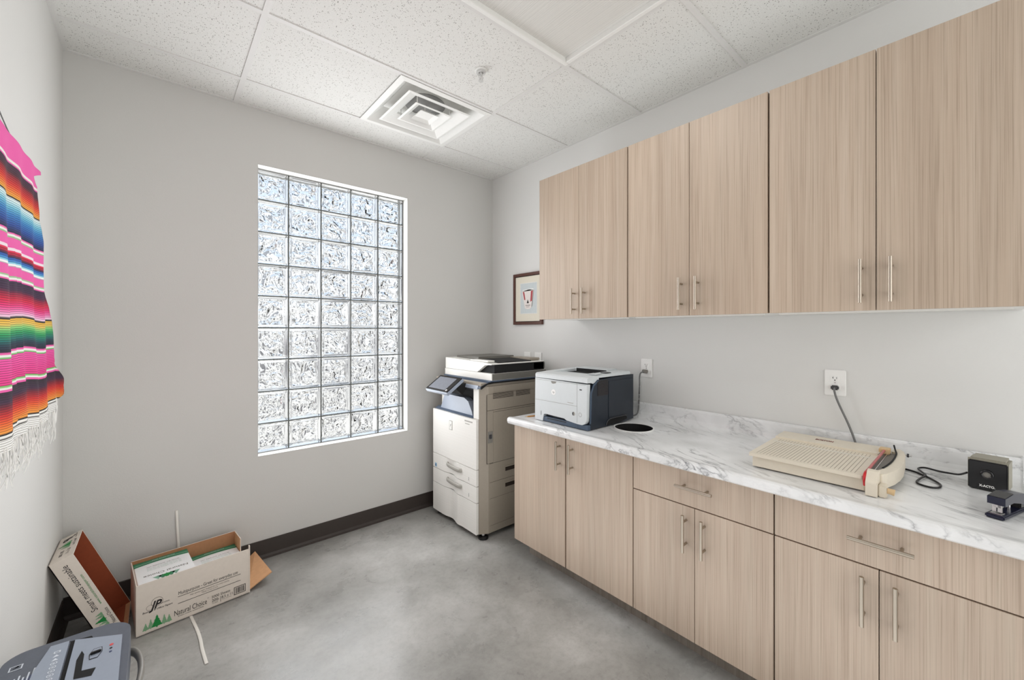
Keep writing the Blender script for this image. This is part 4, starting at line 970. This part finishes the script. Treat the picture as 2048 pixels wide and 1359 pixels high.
# ================================================================== SERAPE
t = thing('serape_blanket', 'bright pink striped woven blanket hanging by a string on the wall', 'blanket', (XL, 1.75, 1.08))
edge = [(1.982, 2.296), (1.968, 2.298), (1.941, 2.205), (1.913, 2.246), (1.86, 2.255), (1.794, 2.256), (1.74, 2.285), (1.689, 2.328), (1.624, 2.335), (1.56, 2.362), (1.516, 2.392), (1.43, 2.432), (1.332, 2.480), (1.285, 2.525), (1.245, 2.580), (1.20, 2.645), (1.162, 2.672), (1.135, 2.640), (1.112, 2.572), (1.085, 2.50), (1.07, 2.47)]
def yedge(z):
    for (z1, y1), (z2, y2) in zip(edge, edge[1:]):
        if z <= z1 and z >= z2: return y1 + (y2 - y1) * (z1 - z) / (z1 - z2)
    return edge[0][1] if z > edge[0][0] else edge[-1][1]
PK = (238, 96, 172); 
stops = [(1.982, PK), (1.906, PK), (1.9055, (240, 236, 230)), (1.899, (240, 236, 230)), (1.8985, (236, 110, 176)), (1.893, (236, 110, 176)), (1.8925, (66, 40, 66)), (1.870, (70, 34, 48)), (1.858, (150, 28, 44)), (1.838, (206, 44, 40)), (1.822, (232, 98, 42)), (1.80, (246, 172, 62)),
  (1.7995, (36, 30, 34)), (1.7955, (36, 30, 34)), (1.795, (226, 236, 238)), (1.782, (190, 222, 230)), (1.766, (110, 184, 210)), (1.745, (52, 126, 190)), (1.715, (34, 72, 150)), (1.692, (34, 34, 72)),
  (1.6915, PK), (1.686, PK), (1.6855, (240, 240, 234)), (1.680, (240, 240, 234)), (1.6795, (150, 196, 140)), (1.676, (150, 196, 140)), (1.6755, PK), (1.646, PK), (1.6455, (244, 226, 234)), (1.638, (244, 226, 234)), (1.6375, (236, 90, 150)), (1.634, (206, 30, 62)), (1.624, (160, 24, 60)), (1.619, (50, 30, 66)), (1.614, (36, 84, 170)), (1.606, (64, 140, 204)), (1.600, (130, 200, 222)), (1.597, (232, 240, 240)), (1.590, (240, 236, 238)),
  (1.5895, PK), (1.561, PK), (1.5605, (160, 200, 150)), (1.557, (160, 200, 150)), (1.5565, (242, 240, 236)), (1.551, (242, 240, 236)), (1.5505, PK), (1.546, PK), (1.5455, (52, 36, 62)), (1.520, (66, 34, 66)), (1.508, (150, 24, 60)), (1.492, (206, 30, 66)), (1.474, (224, 50, 120)), (1.456, (238, 130, 184)), (1.440, (244, 222, 232)),
  (1.4395, (26, 26, 26)), (1.4355, (26, 26, 26)), (1.435, (228, 176, 62)), (1.420, (226, 190, 92)), (1.408, (140, 204, 120)), (1.392, (40, 150, 90)), (1.376, (24, 112, 104)), (1.360, (28, 52, 70)), (1.343, (30, 24, 46)),
  (1.3425, PK), (1.337, PK), (1.3365, (242, 240, 236)), (1.331, (242, 240, 236)), (1.3305, (128, 196, 120)), (1.326, (128, 196, 120)), (1.3255, (236, 84, 164)), (1.253, (224, 54, 134)), (1.2525, (128, 196, 110)), (1.248, (128, 196, 110)), (1.2475, (242, 240, 236)), (1.242, (242, 240, 236)), (1.2415, PK), (1.236, PK), (1.2355, (40, 28, 40)), (1.208, (58, 30, 60)), (1.192, (130, 22, 40)), (1.172, (204, 40, 36)), (1.150, (234, 100, 40)), (1.124, (246, 160, 62)),
  (1.1235, (30, 28, 28)), (1.119, (30, 28, 28)), (1.1185, (242, 242, 238)), (1.112, (242, 242, 238)), (1.1115, (50, 48, 46)), (1.109, (50, 48, 46)), (1.1085, (238, 237, 232)), (1.07, (236, 235, 230))]
def stripe(z):
    for (z1, c1), (z2, c2) in zip(stops, stops[1:]):
        if z2 <= z <= z1:
            k = (z1 - z) / (z1 - z2) if z1 > z2 else 0
            return [c1[i] + (c2[i] - c1[i]) * k for i in range(3)], (c1 != c2 and z1 - z2 > .004)
    return list(stops[-1][1]), False
NR, NC = 420, 56; ZT, ZB = 1.980, 1.074; YC = 1.75
vs, fs, cols = [], [], []
for r in range(NR + 1):
    z = ZT + (ZB - ZT) * r / NR; yr = yedge(z) + .004 * noise.noise((z * 30, 3.3, 0)); yl = 2 * YC - yr
    k = (ZT - z) / (ZT - ZB)
    for c_ in range(NC + 1):
        u = c_ / NC; y = yl + (yr - yl) * u
        fold = .007 * math.sin((y - 1.93) * 38 + .8 * math.sin(z * 5)) + .006 * noise.noise((y * 7, z * 3, 2.0)) - .012 * math.exp(-((y - 1.935 - .03 * k) / .012) ** 2) * min(1, k * 2.5)
        x = XL + .020 + fold * (.25 + .75 * min(1, k * 2)) + .01 * k
        vs.append((max(x, XL + .003), y, z + .006 * noise.noise((y * 9, z * 2, 7.0)) + .008 * math.sin((y - 1.9) * 14) * k * (1 if u < .98 else .8)))
for r in range(NR):
    z = ZT + (ZB - ZT) * (r + .5) / NR; col, grad = stripe(z)
    if grad and r % 3 == 0: col = [q * .76 for q in col]
    elif grad and r % 3 == 1: col = [min(255, q * 1.12) for q in col]
    for c_ in range(NC):
        a = r * (NC + 1) + c_; fs.append((a, a + NC + 1, a + NC + 2, a + 1)); cols.append(srgb(*col))
b = MB(); b.add(vs, fs, 'serape', True); cl = b.build('cloth', t, normals=False)
ca = cl.data.color_attributes.new('weave', 'FLOAT_COLOR', 'CORNER')
for p, c_ in zip(cl.data.polygons, cols):
    for li in p.loop_indices: ca.data[li].color = c_
so = cl.modifiers.new('thick', 'SOLIDIFY'); so.thickness = .0022; so.offset = 0
b = MB(); rg = random.Random(11)
yr = 2.46; y = 2 * YC - yr
while y < yr:
    for k in range(2):
        yy = y + rg.uniform(-.006, .006); l = rg.uniform(.05, .12); x = XL + .03 + rg.uniform(-.006, .01)
        b.tube([(x, yy, ZB + .008), (x + rg.uniform(-.004, .004), yy + rg.uniform(-.006, .006), ZB - l * .35), (x + rg.uniform(-.008, .006), yy + rg.uniform(-.012, .012), ZB - l * .7), (x - .004 + rg.uniform(-.008, .006), yy + rg.uniform(-.016, .016), ZB - l)], .0013, 'fringe', 5, 3)
    y += rg.uniform(.014, .024)
for k in range(9):
    q = k / 8; yy = 2.50 + .06 * q; zz = 1.085 + .035 * q
    b.tube([(XL + .03, yy - .03, zz + .006), (XL + .033, yy - .02, zz - .03), (XL + .03, yy - .025 + rg.uniform(-.01, .01), zz - .09)], .0016, 'fringe', 5, 4)
b.build('fringe', t, 'white knotted fringe')
b = MB(); b.tube([(XL + .012, 2.10, 1.972), (XL + .008, 2.02, 1.985), (XL + .006, 1.90, 2.018), (XL + .006, 1.75, 2.066)], .0016, 'cord_grey', 6, 4); b.tube([(XL + .012, 1.40, 1.972), (XL + .006, 1.60, 2.018), (XL + .006, 1.75, 2.066)], .0016, 'cord_grey', 6, 4); b.build('hanging_string', t, 'thin grey hanging string')
b = MB(); b.cyl((XL + .0005, 1.75, 2.067), (XL + .014, 1.75, 2.07), .002, mat='steel', n=8); b.build('nail', t)

# ================================================================== LIGHT, SKY, CAMERA
def area(name, loc, rot, sx, sy, w, col=(1, 1, 1), spread=PI):
    l = bpy.data.lights.new(name, 'AREA'); l.shape = 'RECTANGLE'; l.size = sx; l.size_y = sy; l.energy = w; l.color = col; l.spread = spread
    o = bpy.data.objects.new(name, l); COL.objects.link(o); o.location = loc; o.rotation_euler = rot; return o
area('window_daylight', ((WX0 + WX1) / 2, GY - .012, (WZ0 + WZ1) / 2), (-PI / 2, 0, 0), WX1 - WX0 - .03, WZ1 - WZ0 - .03, 25, (.975, .988, 1))
area('room_fill', (.95, YF + .1, 1.35), (PI / 2, 0, 0), 2.3, 2.3, 29, (1, 1, .998))
area('added_down_fill', (.95, 1.10, ZC - .02), (0, 0, 0), 1.1, .5, 6.5, (1, .998, .992))  # added fill lamp below the troffer, which is itself unlit
area('added_up_fill', (.62, .7, .06), (PI, 0, 0), 1.5, 2.6, 12, (1, 1, 1))  # added lamp facing up from the floor to brighten the ceiling

w = bpy.data.worlds.new('sky'); S.world = w; w.use_nodes = True
nt = w.node_tree; n = nt.nodes; l = nt.links; bg = n['Background']
tc = n.new('ShaderNodeTexCoord'); sep = n.new('ShaderNodeSeparateXYZ'); l.new(tc.outputs['Generated'], sep.inputs[0])
rp = n.new('ShaderNodeValToRGB'); mr = n.new('ShaderNodeMapRange'); mr.inputs['From Min'].default_value = -1; mr.inputs['From Max'].default_value = 1
l.new(sep.outputs['Z'], mr.inputs['Value']); l.new(mr.outputs[0], rp.inputs['Fac'])
e = rp.color_ramp.elements
for p_, c_ in ((0, (.80, .79, .76, 1)), (.40, (.92, .91, .89, 1)), (.485, (.62, .62, .63, 1)), (.52, (.98, .98, .98, 1)), (.62, (.86, .92, 1.0, 1)), (.74, (.66, .80, 1.0, 1)), (1, (.5, .68, 1.0, 1))):
    k_ = e.new(p_); k_.color = c_
nz = n.new('ShaderNodeTexNoise'); nz.inputs['Scale'].default_value = 5.5; nz.inputs['Detail'].default_value = 3; l.new(tc.outputs['Generated'], nz.inputs['Vector'])
r2 = n.new('ShaderNodeValToRGB'); r2.color_ramp.elements[0].position = .41; r2.color_ramp.elements[0].color = (.26, .26, .28, 1); r2.color_ramp.elements[1].position = .47; r2.color_ramp.elements[1].color = (1.0, 1.0, 1.0, 1)
l.new(nz.outputs['Fac'], r2.inputs['Fac'])
mx = n.new('ShaderNodeMix'); mx.data_type = 'RGBA'; mx.blend_type = 'MULTIPLY'; mr2 = n.new('ShaderNodeMapRange'); mr2.inputs['From Min'].default_value = .12; mr2.inputs['From Max'].default_value = .5; mr2.inputs['To Min'].default_value = 1; mr2.inputs['To Max'].default_value = .45
l.new(sep.outputs['Z'], mr2.inputs['Value']); l.new(mr2.outputs[0], mx.inputs[0])
l.new(rp.outputs['Color'], mx.inputs[6]); l.new(r2.outputs['Color'], mx.inputs[7]); l.new(mx.outputs[2], bg.inputs['Color']); bg.inputs['Strength'].default_value = 1.22

FPX, YAW, HY, CX = 819.2685, .7244, 659.8983, 1042.6621
cam = bpy.data.cameras.new('camera'); co = bpy.data.objects.new('camera', cam); COL.objects.link(co)
cam.sensor_width = 36; cam.sensor_fit = 'HORIZONTAL'; cam.lens = FPX / 2048 * 36
cam.shift_x = -(CX - 1024) / 2048; cam.shift_y = -(679.5 - HY) / 2048
cam.clip_start = .02
co.location = (0, 0, CH); co.rotation_euler = (PI / 2, 0, -YAW)
S.camera = co
S.view_settings.view_transform = 'Standard'; S.view_settings.look = 'None'; S.view_settings.exposure = 0
S.cycles.use_denoising = True
S.cycles.caustics_refractive = False; S.cycles.caustics_reflective = False
S.cycles.max_bounces = 10; S.cycles.diffuse_bounces = 5; S.cycles.glossy_bounces = 4; S.cycles.transmission_bounces = 10
S.cycles.use_adaptive_sampling = True; S.cycles.adaptive_threshold = .02
for o in bpy.data.objects:
    if '_o' in o: del o['_o']
